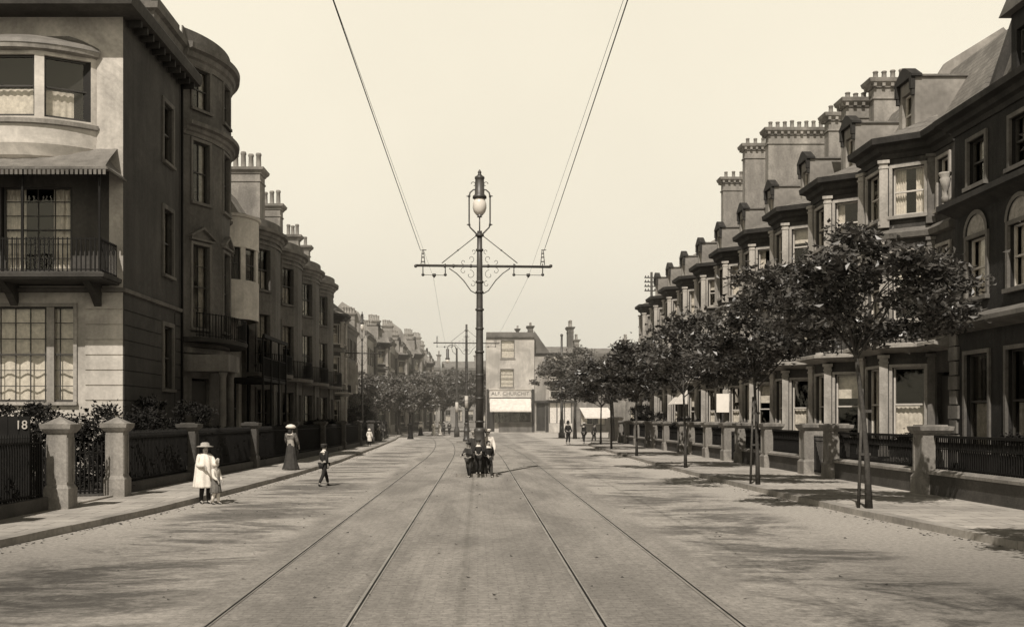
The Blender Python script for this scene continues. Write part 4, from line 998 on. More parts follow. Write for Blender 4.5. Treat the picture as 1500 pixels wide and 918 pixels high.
for k,(a,b_) in enumerate(secs):
    xa,xb=fx(a),fx(b_)
    if k>=9: xa-=.2*(k-8); xb-=.2*(k-8)+.2
    t=thing('railing_fence','dark iron railings on a low stone kerb, %s length along the left front gardens'%ORD[k],'fence',(xa,a,ZP),0,'iron railings along the left gardens')
    OFF=Vector((xa,a,ZP)); m_=MB(); d=Vector((xb-xa,b_-a)).normalized(); n_=Vector((d.y,-d.x))*.15
    m_.prism([(xa-n_.x,a-n_.y),(xa+n_.x,a+n_.y),(xb+n_.x,b_+n_.y),(xb-n_.x,b_-n_.y)],0,ZP+.26); m_.build('plinth','stone_dark',t)
    m_=MB(); railing_bars(m_,(xa,a),(xb,b_),ZP+.26,ZP+1.5,.115,.016); m_.build('railing','iron',t); OFF=Vector((0,0,0))
pk=[(33.45,'brownish pier beside the girl in the white cape'),(41.75,'pier beside the woman in the white hat'),(49.75,'pier in front of the verandah house'),(57.75,'pier in front of the sunlit gable'),(66.25,'pier before the second bow-fronted house'),(75.25,'pier before the third bow-fronted house'),(84.25,'pier at the end of the bow-fronted terrace')]
lp=make_pier('garden_pier','dark stone garden '+pk[0][1],(fx(33.45),33.45,ZP),.45,1.75,'stone_dark','garden piers along the left railings')
for y_,s_ in pk[1:]: dup(lp,(fx(y_),y_,ZP),label='dark stone garden '+s_)

# ------------------------------------------------------------------ foliage
def leaf_mesh(name,clumps,n,size,seed,flat=.6):
    rd=random.Random(seed); V=[];Fc=[]
    wts=[c[3]**2 for c in clumps]
    picks=rd.choices(clumps,wts,k=n)
    for c in picks:
        cx_,cy_,cz_,r_=c
        # cluster toward shell of clump
        a=Vector((rd.gauss(0,.55),rd.gauss(0,.55),rd.gauss(0,.36)))*r_; a.z*=flat
        p=Vector((cx_,cy_,cz_))+a
        u=Vector((rd.gauss(0,1),rd.gauss(0,1),rd.gauss(0,.55))).normalized(); w=u.cross(Vector((rd.gauss(0,.5),rd.gauss(0,.5),1))).normalized()
        s_=size*rd.uniform(.55,1.35); b=len(V)
        nrm=u.cross(w)*s_*.18
        V+=[p-u*s_*.5,p+w*s_*.32+nrm,p+u*s_*.55,p-w*s_*.32+nrm]
        Fc+=[(b,b+1,b+2),(b,b+2,b+3)]
    me=bpy.data.meshes.new(name); me.from_pydata([tuple(v) for v in V],[],Fc); me.update(); return me
def make_tree(name,label,loc,R,z0,z1,seed,nleaf,size,trunk_r=.07,group=None,leafm='leaf',stake=True,nclump=70,lean=0):
    rd=random.Random(seed)
    T=thing(name,label,'tree',loc,0,group)
    zt=z0+.1
    tr=MB()
    bend=rd.uniform(-.15,.15)+lean; bend2=rd.uniform(-.12,.12)
    tp=[(0,0,-.03),(bend*.15,bend2*.1,zt*.3),(bend*.5,bend2*.4,zt*.65),(bend,bend2,zt),(bend*1.1,bend2,zt+(z1-z0)*.5)]
    tr.tube(tp,[trunk_r*1.5,trunk_r*1.05,trunk_r*.9,trunk_r*.75,trunk_r*.3],9)
    clumps=[]
    nl=8
    for k in range(nl):
        a=2*PI*k/nl+rd.uniform(-.3,.3); L=R*rd.uniform(.55,.95); zz=zt+rd.uniform(-.25,.45)
        e=(bend+L*math.cos(a),bend2+L*math.sin(a),z0+(z1-z0)*rd.uniform(.3,.72))
        m1=(bend+L*.4*math.cos(a),bend2+L*.4*math.sin(a),zz+(e[2]-zz)*.55+.12)
        tr.tube([(bend,bend2,zz-.1),m1,e],[trunk_r*.5,trunk_r*.33,trunk_r*.12],6)
        for q in range(2):
            a2=a+rd.uniform(-.7,.7); L2=rd.uniform(.4,.8)*R*.5
            tr.tube([m1,(m1[0]+L2*math.cos(a2),m1[1]+L2*math.sin(a2),m1[2]+rd.uniform(.1,.6))],[trunk_r*.26,trunk_r*.08],5)
        for q in range(3):
            f=rd.uniform(.5,1.12); clumps.append((bend+L*f*math.cos(a)+rd.gauss(0,.2),bend2+L*f*math.sin(a)+rd.gauss(0,.2),e[2]+rd.uniform(-.25,.2),rd.uniform(.16,.30)*R*.55+.08))
            zq=clumps[-1]
            if rd.random()<.6: tr.tube([e,(zq[0],zq[1],zq[2])],[trunk_r*.12,trunk_r*.05],4,False)
    while len(clumps)<nclump:
        a=rd.uniform(0,2*PI); q=math.sqrt(rd.random()); x_,y_=q*R*math.cos(a),q*R*math.sin(a)
        top=z1-(z1-z0)*.42*q*q-rd.random()*.15; bot=z0+(z1-z0)*(.10+.10*q)
        z_=bot+(top-bot)*rd.random()
        clumps.append((bend+x_,bend2+y_,z_,rd.uniform(.10,.30)*R*.6+.07))
    tr.build('trunk','bark',T)
    me=leaf_mesh('crown',clumps,nleaf,size,seed,.8); me.materials.append(M[leafm])
    o=bpy.data.objects.new('crown',me); C.objects.link(o); o.parent=T
    if stake:
        s_=MB(); s_.tube([(-.2,.06,-.02),(-.13,.03,2.5)],[.035,.03],6); s_.box(-.16,-.0,2.0,.06,.05,2.06); s_.box(-.17,-.0,1.1,.04,.05,1.15)
        s_.build('stake','stone_dark',T)
    return T
SG='young street trees along the right kerb'
make_tree('street_tree','nearest full street tree on the right kerb, widest crown, tied to a stake',(8.2,22.9,ZP),2.35,3.2,5.85,5,11500,.145,.055,SG,nclump=72,lean=-.3)
make_tree('street_tree','second staked street tree on the right kerb, dense crown',(8.0,31.2,ZP),2.75,2.9,5.8,9,10500,.155,.05,SG,nclump=64,lean=-.1)
t3=make_tree('street_tree','third street tree along the right kerb',(7.95,41.8,ZP),2.8,2.8,5.4,13,7400,.19,.05,SG,nclump=58,stake=False)
t4=make_tree('street_tree','fourth street tree along the right kerb',(8.0,55,ZP),2.9,2.9,5.8,16,7000,.21,.055,SG,nclump=60,stake=False)
t5=dup(t3,(8.25,67.5,ZP),1.3,'fifth street tree along the right kerb',SG,scale=(1.22,1.05,1.0))
t6=dup(t4,(9.0,80,ZP),2.1,'sixth street tree, last before the far side street corner',SG,scale=(1.0,1.2,.95))
make_tree('street_tree','street tree at the extreme right edge, casting leaf shade on the pavement',(8.95,12.7,ZP),1.9,3.4,6.2,21,9000,.13,.06,SG,nclump=70,stake=False)
bt=make_tree('garden_tree','broad leafy garden tree on the far street corner before the brown terrace',(11.8,95,0),3.6,3.6,8.3,31,9000,.27,.13,'garden trees at the far corner','leaf_far',False,80)
dup(bt,(9.6,108,0),1,'leafy tree in front of the oriel-windowed shop','garden trees at the far corner',scale=(1.15,1.15,1.1))
dup(bt,(14.8,103,0),2.2,'leafy garden tree behind the pale wall beyond the side street','garden trees at the far corner',scale=(1.1,1.1,1.0))
dup(bt,(13.0,86,0),.4,'leafy tree close to the last bay-fronted villa','garden trees at the far corner',scale=(.62,.62,.85))
# background trees on the left and centre-left
lt=make_tree('park_tree','large dense tree at the mouth of the side street on the left',(-11.5,118,0),4.2,2.2,7.6,41,9000,.34,.2,'dense trees closing the street on the left','leaf_far',False,90)
lt.name='park_tree'
for k,(x_,y_,s_,lb) in enumerate([(-9.2,128,1.05,'dense tree just right of the side-street tree'),(-13.4,104,.8,'dense tree in the garden before the flat-fronted houses'),(-8.8,142,1.15,'dense tree behind the distant strollers in white'),(-5.2,163,1.3,'tall dense tree left of the second tram standard'),(-1.6,169,1.4,'tall dense tree immediately left of the corner shop'),(-7.5,175,1.4,'dark dense tree far back between the left terrace and tram standards'),(1.5,190,1.3,'dense tree mostly hidden behind the corner shop')]):
    dup(lt,(x_,y_,0),k*1.1,lb,scale=(s_*.92,s_*.92,s_*1.0))
# shrubs
def make_shrub(label,loc,rx,ry,h,seed,n=3500,size=.11,leafm='leaf_dark',group='dark shrubs behind the left railings'):
    rd=random.Random(seed); T=thing('garden_shrub',label,'shrub',loc,0,group)
    cl=[(rd.uniform(-rx,rx)*.85,rd.uniform(-ry,ry)*.85,h*rd.random()**.8*.9,rd.uniform(.15,.35)) for k in range(50)]
    me=leaf_mesh('foliage',cl,n,size,seed,.9); me.materials.append(M[leafm]); o=bpy.data.objects.new('foliage',me); C.objects.link(o); o.parent=T
    m_=MB()
    for k in range(7):
        a=rd.uniform(0,2*PI); m_.tube([(rd.uniform(-.2,.2),rd.uniform(-.2,.2),-.05),(rx*.6*math.cos(a),ry*.6*math.sin(a),h*.7)],[.03,.01],5)
    m_.build('stems','bark',T); return T
sh=make_shrub('tall dark shrub beneath the big ground-floor window',(-13.2,30.5,ZP),1.6,1.0,2.6,1,7000)
sh2=make_shrub('dark shrub at the foot of the banded pier',(-11.2,29.0,ZP),1.0,.9,2.1,2,4500)
SHG='dark shrubs behind the left railings'
for k,(x_,y_,rz_,sc_,lb) in enumerate([
 (-15.9,30,1.6,(1.15,1.1,1.15),'tall dark shrub at the left edge under the window curtains'),
 (-12.6,25.3,.7,(1.1,1,1.0),'dark shrub behind the near gate post'),
 (-13.6,23.0,2.7,(1.3,1.2,.98),'dark shrub at the extreme left behind the number gate'),
 (-10.5,33.0,2,(.9,1.1,1.15),'leafy shrub below the shaded side wall of the corner house'),
 (-10.2,37.2,.3,(.8,1.2,1.05),'leafy shrub beside the side windows of the corner house'),
 (-10.1,29.5,.3,(.7,1.2,.95),'low dark shrub just behind the railings past the gate post'),
 (-10.0,42,1.2,(.7,1.2,.65),'low dark shrub in front of the tall bow-fronted house'),
 (-9.9,47,2.2,(.7,1.2,.65),'low dark shrub near the verandah house'),
 (-9.7,53,.2,(.7,1.3,.7),'low dark shrub before the verandah'),
 (-9.7,60,.9,(.7,1.3,.7),'dark shrub before the first bow-fronted terraced house'),
 (-9.7,68,1.9,(.7,1.3,.75),'dark shrub before the second bow-fronted terraced house'),
 (-9.7,77,2.9,(.7,1.3,.75),'dark shrub before the last bow-fronted terraced house'),
 (-10.3,88,2.9,(1,1.6,1.2),'large dark shrub before the narrow canted-bay house'),
 (-10.6,99,1.9,(1,1.6,1.3),'large dark shrub before the flat-fronted houses')]):
    dup(sh if k%2==0 else sh2,(x_,y_,ZP),rz_,lb,SHG,sc_)
for k,(x_,y_,sc_,lb) in enumerate([(12.9,24.5,(.7,.7,.62),'dark garden shrub behind railings before the arched-window villa'),(12.6,31,(.5,.8,.62),'small shrub behind the near stone pier on the right'),(12.4,40,(.5,.9,.65),'shrub behind the right railings before the second bay-fronted villa'),(12.4,51.5,(.5,.9,.7),'shrub behind the right railings near the white board'),(12.3,63,(.5,.9,.8),'shrub behind the farther right railings'),(12.3,75,(.5,1.2,1.0),'tall shrub behind the last right railings'),(12.5,83,(.6,1.0,1.2),'bushy shrub at the corner of the right terrace')]):
    dup(sh,(x_,y_,ZP),k*1.3,lb,'shrubs in the right front gardens',sc_)

def hedge(label,x0,y0,x1,y1,w_,h,seed,n):
    rd=random.Random(seed); L=math.hypot(x1-x0,y1-y0); T=thing('privet_hedge',label,'hedge',(x0,y0,ZP),0,'dark hedges behind the left railings')
    cl=[]
    for k in range(int(L*7)):
        f=rd.random(); cl.append(((x1-x0)*f+rd.uniform(-w_,w_)*.5,(y1-y0)*f,.15+(h-.15)*rd.random(),rd.uniform(.22,.4)))
    me=leaf_mesh('foliage',cl,n,.12,seed,1); me.materials.append(M['leaf_dark']); o=bpy.data.objects.new('foliage',me); C.objects.link(o); o.parent=T
    m_=MB(); 
    for k in range(int(L/.6)): m_.tube([((x1-x0)*k*.6/L,(y1-y0)*k*.6/L,-.05),((x1-x0)*k*.6/L+rd.uniform(-.2,.2),(y1-y0)*k*.6/L+rd.uniform(-.2,.2),h*.8)],[.03,.012],4)
    m_.build('stems','bark',T)
for k,(a,b_,h) in enumerate([(12,18.6,1.9),(19.2,22.6,1.3),(27.0,33,1.5),(33.4,41.5,1.45),(42,49.5,1.4),(50,57.5,1.35),(58,66,1.4),(66.5,75,1.4),(75.5,84,1.5),(84.5,96,1.6)]):
    hedge('clipped dark hedge behind the %s length of the left garden railings'%ORD[k+1],fx(a)-.55,a,fx(b_)-.55,b_,.55,h,100+k,int((b_-a)*(520 if a<50 else 300)))

# ------------------------------------------------------------------ TRAM STANDARDS
def make_standard(label,loc,lamp=True,height=8.9,zarm=7.25,xl=-2.2,xr=2.45):
    S=thing('tram_standard',label,'tram pole',loc,0,'tram standards in the middle of the road')
    m_=MB(); m_.prism([(-.75,-.42),(.55,-.42),(.62,-.3),(.62,.3),(.55,.42),(-.75,.42),(-.82,.3),(-.82,-.3)],-.02,.13); m_.build('plinth','stone',S)
    m_=MB(); m_.lathe([(.30,.12),(.30,.3),(.24,.36),(.23,.9),(.27,.95),(.27,1.02),(.2,1.1),(.17,1.5),(.2,1.55),(.2,1.62),(.145,1.7)],0,0,18); m_.build('base','pole_paint',S)
    m_=MB(); m_.lathe([(.14,1.65),(.13,4.2),(.125,4.25),(.10,zarm),(.085,height-.0)],0,0,16); m_.build('pole','pole_paint',S)
    for z,r_ in ((1.9,.16),(2.7,.155),(3.5,.15),(4.3,.16),(5.1,.145),(5.75,.15),(6.35,.14),(zarm-.55,.14),(zarm+.55,.13),(zarm+1.05,.15)):
        b_=MB(); b_.lathe([(r_*.85,z-.04),(r_,z-.03),(r_,z+.03),(r_*.85,z+.04)],0,0,14); b_.build('collar','pole_paint',S)
    m_=MB(); m_.tube([(xl,0,zarm+.02),(xr,0,zarm-.03)],.045,8)
    for x in (xl,xr): m_.ball((x,0,zarm),.06,8,6)
    for x in (-1.2,-.9,-.3,.3,1.2): m_.tube([(x-.03,0,zarm),(x+.03,0,zarm)],.065,8)
    arm=m_.build('cross_arm','pole_paint',S)
    m_=MB()
    for s_,xe in ((-1,xl),(1,xr)):
        m_.tube([(s_*.1,0,zarm+1.05),(s_*1.3,0,zarm+.1)],.016,6); m_.ball((s_*.75,0,zarm+.54),.03,6,5)
        # scroll brackets
        def scroll(cx0,cz0,r0,a0,tt,hand):
            pts=[]
            for k in range(22):
                f=k/21; r_=r0*(1-.75*f); a=a0+hand*f*tt; pts.append((cx0+r_*math.cos(a),0,cz0+r_*math.sin(a)))
            m_.tube(pts,.009,5)
        scroll(s_*.33,zarm-.30,.17,PI/2,5.2,s_); scroll(s_*.55,zarm-.17,.12,PI/2,5,-s_); scroll(s_*.25,zarm-.62,.12,PI/2,5,s_)
        scroll(s_*.3,zarm+.25,.13,-PI/2,5,-s_); scroll(s_*.55,zarm+.14,.09,-PI/2,5,s_); scroll(s_*.22,zarm+.5,.09,-PI/2,5,-s_)
        m_.tube([(s_*1.05,0,zarm-.08),(s_*.8,0,zarm-.25),(s_*.55,0,zarm-.5),(s_*.3,0,zarm-.85),(s_*.12,0,zarm-.95)],.018,5)
    m_.build('scrollwork','pole_paint',S)
    for s_,x0,x1 in ((-1,xl+.25,-1.18),(1,1.18,xr-.28)):
        m_=MB()
        for x in (x0,x1):
            m_.tube([(x,0,zarm+.08),(x,0,zarm-.28)],.02,6); m_.ball((x,0,zarm-.30),.055,8,6)
        m_.tube([(x0,0,zarm-.30),(x1,0,zarm-.32)],.010,5); m_.tube([((x0+x1)/2-.06,0,zarm-.31),((x0+x1)/2+.06,0,zarm-.31)],.05,8); m_.tube([((x0+x1)/2,0,zarm-.26),((x0+x1)/2,0,zarm-.40)],.03,8)
        m_.build('wire_hanger','pole_paint',S)
        xe=x0 if s_<0 else x1
        m_=MB(); m_.tube([(xe-.07,0,zarm+.03),(xe-.02,0,zarm+.56)],.014,5); m_.tube([(xe+.07,0,zarm+.03),(xe+.02,0,zarm+.56)],.014,5); m_.tube([(xe-.05,0,zarm+.55),(xe+.12,0,zarm+.55)],.014,5)
        for q in (.15,.3,.43): m_.tube([(xe-.05,0,zarm+q),(xe+.05,0,zarm+q)],.022,6)
        m_.build('insulator_stand','pole_paint',S)
    if lamp:
        z=height
        m_=MB()
        for s_ in (-1,1):
            pts=[(s_*.06,0,z-.15),(s_*.2,0,z+.0),(s_*.33,0,z+.13),(s_*.36,0,z+.3),(s_*.36,0,z+1.15),(s_*.33,0,z+1.32),(s_*.22,0,z+1.42),(s_*.10,0,z+1.42)]
            m_.tube(pts,.026,7); m_.ball((s_*.36,0,z+.22),.05,7,5); m_.ball((s_*.36,0,z+1.2),.05,7,5)
            m_.tube([(s_*.36,0,z+.22),(s_*.44,0,z+.22)],.018,5); m_.tube([(s_*.36,0,z+1.2),(s_*.45,0,z+1.2)],.018,5)
            pts=[(s_*(.22+.07*math.cos(a)),0,z+1.62+.07*math.sin(a)) for a in [k*.5 for k in range(10)]]; m_.tube(pts,.012,5)
        m_.tube([(0,0,z),(0,0,z+.55)],.025,6); cage=m_.build('lamp_cage','pole_paint',S)
        m_=MB(); m_.lathe([(.03,z+.53),(.12,z+.56),(.2,z+.66),(.24,z+.8),(.235,z+.95),(.19,z+1.08),(.15,z+1.13)],0,0,18); m_.build('lamp_globe','globe',cage)
        m_=MB(); m_.lathe([(.1,z+.48),(.06,z+.5),(.14,z+.585),(.03,z+.57)],0,0,14); m_.build('globe_cup','pole_paint',cage)
        m_=MB(); m_.lathe([(.24,z+1.12),(.24,z+1.2),(.17,z+1.26),(.155,z+1.72),(.15,z+1.77),(.17,z+1.80),(.17,z+1.86),(.08,z+1.92),(.05,z+1.98),(.07,z+2.02),(.03,z+2.09),(.005,z+2.12)],0,0,16); m_.build('lamp_housing','pole_paint',cage)
    return S
P1=make_standard('tall ornate tram standard with arc lamp, boys gathered round its base',(.06,37.6,0),height=8.45)
P2=make_standard('plain second tram standard farther down the road, without a lamp',(-.95,91,0),lamp=False,height=9.85,zarm=8.3,xl=-2.7,xr=2.7)
m_=MB(); m_.lathe([(.15,2.9),(.15,3.9)],0,0,12); m_.build('painted_band','pole_pale',P2)
# arc lamp standard with hanging lamp
AL=thing('arc_lamp_post','slim street lamp post with curved bracket and hanging arc lamp behind the second standard','street lamp',(-2.3,119,0))
m_=MB(); m_.lathe([(.3,0),(.3,.8),(.16,1.2),(.14,4),(.10,9.6),(.1,9.7)],0,0,12); m_.build('pole','pole_paint',AL)
m_=MB(); m_.tube([(0,0,9.4),(-.2,0,9.9),(-.6,0,10.05),(-.95,0,9.9),(-1.0,0,9.6)],.045,7); m_.tube([(0,0,8.9),(-.45,0,9.3),(-.6,0,9.9)],.03,6); m_.build('bracket','pole_paint',AL)
m_=MB(); m_.lathe([(.05,9.65),(.16,9.55),(.16,8.7),(.26,8.55),(.24,8.45)],-1.0,0,12); m_.build('lamp_housing','pole_paint',AL)
m_=MB(); m_.ball((-1.0,0,8.3),.24,12,8); m_.build('lamp_globe','globe',AL)
m_=MB(); m_.lathe([(.17,2.7),(.17,3.8)],0,0,12); m_.build('painted_band','pole_pale',AL)
AL2=dup(P1,(-8.9,84,0),0,'distant lamp-topped tram standard rising above the left terrace roofline',scale=(.62,1,.97))
PR=thing('plain_post','plain dark iron post at the far right kerb beside the shop doors','post',(8.75,114,0))
m_=MB(); m_.lathe([(.35,0),(.35,.5),(.25,.6),(.22,1.8),(.16,2.0),(.14,6),(.11,10.6)],0,0,12); m_.build('pole','pole_paint',PR)
m_=MB(); m_.ball((0,0,10.7),.16,10,6); m_.build('finial','pole_paint',PR)
TP=thing('telegraph_pole','telegraph pole with insulator arms behind the last bay-fronted villa','telegraph pole',(15.9,100,0))
m_=MB(); m_.tube([(0,0,0),(0,0,15.4)],[.17,.11],10); m_.build('pole','bark',TP)
for z in (14.9,14.5,14.1,13.7,12.3):
    m_=MB(); m_.box(-.65,-.05,z-.05,.65,.05,z+.05)
    for x in (-.55,-.3,.3,.55): m_.lathe([(.05,z+.05),(.05,z+.17),(.02,z+.2)],x,0,8)
    m_.build('cross_arm','bark',TP)
# wires
def wire(a,b_,r_,label,sag=.15):
    m_=MB(); pts=[]
    for k in range(15):
        f=k/14; pts.append((a[0]+(b_[0]-a[0])*f,a[1]+(b_[1]-a[1])*f,a[2]+(b_[2]-a[2])*f-sag*4*f*(1-f)))
    c=Vector(a); m_.tube(pts,r_,5)
    global OFF
    OFF=c; o=m_.build('overhead_wire','iron'); OFF=Vector((0,0,0)); o.location=c
    return tag(o,label,'wire','overhead tram wires')
wire((-1.97,37.6,7.78),(-2.0,4,7.76),.009,'left thick overhead wire running toward the viewer from the lamp standard',.02)
wire((2.28,37.6,7.78),(1.95,4,7.76),.009,'right thick overhead wire running toward the viewer from the lamp standard',.02)
wire((-1.53,37.6,6.86),(-1.75,4,6.95),.003,'thin left trolley wire hung below the cross arm, toward the viewer',.02)
wire((1.73,37.6,6.86),(1.7,4,6.95),.003,'thin right trolley wire hung below the cross arm, toward the viewer',.02)
wire((-1.53,37.6,6.86),(-2.6,91,7.9),.004,'thin left trolley wire between the two standards',.25)
wire((1.73,37.6,6.86),(.9,91,7.9),.004,'thin right trolley wire between the two standards',.25)

# white board
bo=thing('notice_board','blank white notice board on a dark post above the right railings','sign',(12.55,56,ZP))
m_=MB(); m_.box(-.32,-.03,2.2,.32,.0,3.15); m_.build('panel','board',bo)
m_=MB(); m_.box(-.04,.0,0,.04,.06,3.1); m_.build('post','sash_dark',bo)
bl=thing('bollard','short dark iron bollard at the left kerb end','bollard',(-6.6,107,0))
m_=MB(); m_.lathe([(.34,0),(.3,.15),(.24,.3),(.22,1.3),(.28,1.35),(.26,1.5),(.05,1.62)],0,0,14); m_.build('shaft','iron',bl)

gl=MB(); rg=random.Random(99)
for k in range(1500):
    side=rg.random()<.5
    y_=12+rg.random()**1.6*60; 
    path=KL if side else KR
    for a,b_ in zip(path,path[1:]):
        if a[1]<=y_<=b_[1]: xk=a[0]+(b_[0]-a[0])*(y_-a[1])/(b_[1]-a[1]); break
    d_=abs(rg.gauss(0,.22))+.03; x_=xk+d_ if side else xk-d_
    if rg.random()<.2: x_=rg.uniform(-5.5,6.5)
    q=rg.uniform(.012,.04); a=rg.uniform(0,6.28); z_=.014*math.exp(-(x_/6)**2)+.004
    gl.add([(x_+q*math.cos(a),y_+q*math.sin(a),z_),(x_+q*math.cos(a+2),y_+q*math.sin(a+2),z_+q*.5),(x_+q*math.cos(a+4),y_+q*math.sin(a+4),z_+.002)],[(0,1,2)])
gobj=gl.build('litter','bark'); gobj['kind']='stuff'; gobj['label']='dry leaves and grit lying in the gutters and on the road'; gobj['category']='litter'

# ------------------------------------------------------------------ PEOPLE
def skin_obj(name,verts,edges,rad,m,parent,sub=1):
    me=bpy.data.meshes.new(name); me.from_pydata(verts,edges,[]); me.update()
    o=bpy.data.objects.new(name,me); C.objects.link(o); o.parent=parent
    md=o.modifiers.new('Skin','SKIN'); 
    sv=me.skin_vertices[0].data if me.skin_vertices else None
    for i,r_ in enumerate(rad):
        sv[i].radius=(r_,r_) if not hasattr(r_,'__len__') else r_
        sv[i].use_root=(i==0)
    md.use_smooth_shade=True
    if sub: 
        s_=o.modifiers.new('Subsurf','SUBSURF'); s_.levels=sub; s_.render_levels=sub
    me.materials.append(M[m]); return o
def person(label,loc,h,face,coat='cloth_dark',legs='cloth_dark',hat=None,skirt=None,collar=None,cat='person',group=None,stride=.12,armL=(-.1,.05),armR=(.1,-.05),cape=False,stock='cloth_black',knee=False,hatm='straw',lean=0,long=False,bend=0):
    """face: heading angle (0 = faces -y, toward the viewer). local frame: faces -y"""
    P=thing('person',label,cat,loc,face,group)
    s=h; child=h<1.45
    hd=.075*s*(1.12 if child else 1.0)
    pel=(0,0,.52*s); ch=(0,-lean*.5,.74*s); nk=(0,-lean*.9,.83*s); hz=.90*s
    sh=.105*s; V=[];E=[];R_=[]
    def v(p,r_): V.append(p);R_.append(r_);return len(V)-1
    a=v(pel,(.085*s,.07*s)); b_=v((0,-lean*.2,.62*s),(.078*s,.06*s)); c=v(ch,(.095*s,.065*s)); d=v(nk,(.033*s,.033*s)); e=v((0,-.004*s-lean,.862*s),(.045*s,.05*s)); f=v((0,-.004*s-lean,.915*s),(.052*s,.062*s)); g_=v((0,.004*s-lean,.962*s),(.040*s,.046*s))
    E+=[(a,b_),(b_,c),(c,d),(d,e),(e,f),(f,g_)]
    nse=v((0,-.072*s-lean,.893*s),(.010*s,.010*s)); 
    E.append((f,nse))
    J={}
    for sd_,arm in ((-1,armL),(1,armR)):
        S_=(sd_*sh,-lean*.5,.79*s); EL=(sd_*(sh+.035*s),-lean*.5-arm[0]*.35*s,.625*s+abs(arm[0])*.04*s)
        WR=(sd_*(sh+.03*s)-sd_*max(0,arm[1])*.2*s,EL[1]-.02*s-max(arm[0],0)*.35*s-abs(arm[1])*.5*s,.48*s+abs(arm[0])*.12*s+abs(arm[1])*.5*s)
        i1=v(S_,.034*s);i2=v(EL,.024*s);i3=v(WR,.017*s)
        HD=(WR[0],WR[1]-.01*s,WR[2]-.045*s); i4=v(HD,(.018*s,.011*s))
        E+=[(c,i1),(i1,i2),(i2,i3),(i3,i4)]
        for q in range(4):
            fi=v((HD[0]+(q-1.5)*.009*s*.6,HD[1]+(q-1.5)*.009*s,HD[2]-(.045-.004*abs(q-1.3))*s),.0045*s); E.append((i4,fi))
        th=v((HD[0]-sd_*.008*s,HD[1]-.022*s,HD[2]-.012*s),.005*s); E.append((i3,th))
        J['arm%d'%sd_]=(S_,EL,WR)
    for sd_ in (-1,1):
        st_=stride*sd_
        H_=(sd_*.05*s,0,.50*s); K=(sd_*.05*s,-st_*.5*s-.02*s,.28*s); An=(sd_*.048*s,-st_*s+(.02*s if st_<0 else 0),.045*s); T=(sd_*.055*s,An[1]-.085*s,.018*s)
        i1=v(H_,.055*s);i2=v(K,.036*s);i3=v(An,.024*s);i4=v(T,(.02*s,.014*s)); E+=[(a,i1),(i1,i2),(i2,i3),(i3,i4)]
        J['leg%d'%sd_]=(H_,K,An,T)
    body=skin_obj('body',V,E,R_,'skin',P)
    # torso garment with sleeves
    V=[];E=[];R_=[]
    a=v((0,0,.60*s if skirt=='long' else .51*s),(.06*s if skirt=='long' else .075*s,.05*s if skirt=='long' else .065*s)); b_=v((0,-lean*.2,.62*s),(.064*s if skirt=='long' else .09*s,.055*s if skirt=='long' else .072*s)); c=v((0,-lean*.5,.745*s),(.108*s,.085*s)); d=v((0,-lean*.8,.805*s),(.055*s,.05*s)); E+=[(a,b_),(b_,c),(c,d)]
    for sd_ in (-1,1):
        S_,EL,WR=J['arm%d'%sd_]; w2=tuple(EL[i]+(WR[i]-EL[i])*.88 for i in range(3))
        i1=v(S_,.058*s if skirt=='long' else .048*s);i2=v(EL,.042*s);i3=v(w2,.028*s); E+=[(c,i1),(i1,i2),(i2,i3)]
    skin_obj('jacket',V,E,R_,coat,P)
    if not skirt or skirt=='short':
        if not skirt:
            V=[];E=[];R_=[]; a=v((0,0,.52*s),(.098*s,.08*s))
            for sd_ in (-1,1):
                H_,K,An,T=J['leg%d'%sd_]; end=An if not knee else tuple(K[i]+(An[i]-K[i])*.15 for i in range(3))
                end=(end[0],end[1],end[2]+(.03*s if not knee else 0))
                i1=v(H_,.066*s);i2=v(K,.048*s);i3=v(end,.036*s if not knee else .046*s); E+=[(a,i1),(i1,i2),(i2,i3)]
            skin_obj('trousers',V,E,R_,legs,P)
        for sd_ in (-1,1):
            H_,K,An,T=J['leg%d'%sd_]; m_=MB(); 
            if knee or skirt: m_.tube([(K[0],K[1],K[2]+.04*s),K,((K[0]+An[0])/2,(K[1]+An[1])/2+.008*s,(K[2]+An[2])/2),An],[.042*s,.042*s,.037*s,.027*s],10); m_.build('stocking',stock,P); m_=MB()
    for sd_ in (-1,1):
        H_,K,An,T=J['leg%d'%sd_]; V=[];E=[];R_=[]; i1=v((An[0],An[1],An[2]+.03*s),.03*s);i2=v((An[0],An[1]+.01*s,.026*s),.029*s);i3=v(T,(.027*s,.02*s)); E=[(0,1),(1,2)]; skin_obj('boot',V,E,R_,'boot',P)
    if skirt:
        m_=MB()
        if skirt=='long': m_.lathe([(.20*s,.015*s),(.195*s,.03*s),(.155*s,.15*s),(.118*s,.34*s),(.098*s,.5*s),(.058*s,.615*s)],0,0,40,1,.9,.05,10); mt=legs
        else: m_.lathe([(.145*s,.27*s),(.14*s,.3*s),(.12*s,.42*s),(.10*s,.55*s),(.075*s,.62*s)],0,0,40,1,.9,.06,12); mt=legs
        m_.build('skirt',mt,P)
    if cape:
        m_=MB(); m_.lathe([(.185*s,.27*s),(.18*s,.30*s),(.158*s,.48*s),(.14*s,.66*s),(.115*s,.775*s),(.05*s,.83*s)],0,.01,56,1.05,.9,.06,9); m_.build('cape','cloth_white',P)
    if collar:
        m_=MB(); m_.lathe([(.085*s,.785*s),(.09*s,.795*s),(.045*s,.835*s),(.04*s,.85*s)],0,-lean*.8,20,1.1,.9); m_.build('collar','cloth_white',P)
    # face & hair
    m_=MB()
    for sd_ in (-1,1): m_.ball((sd_*.02*s,-.052*s-lean,.912*s),.0065*s,6,5)
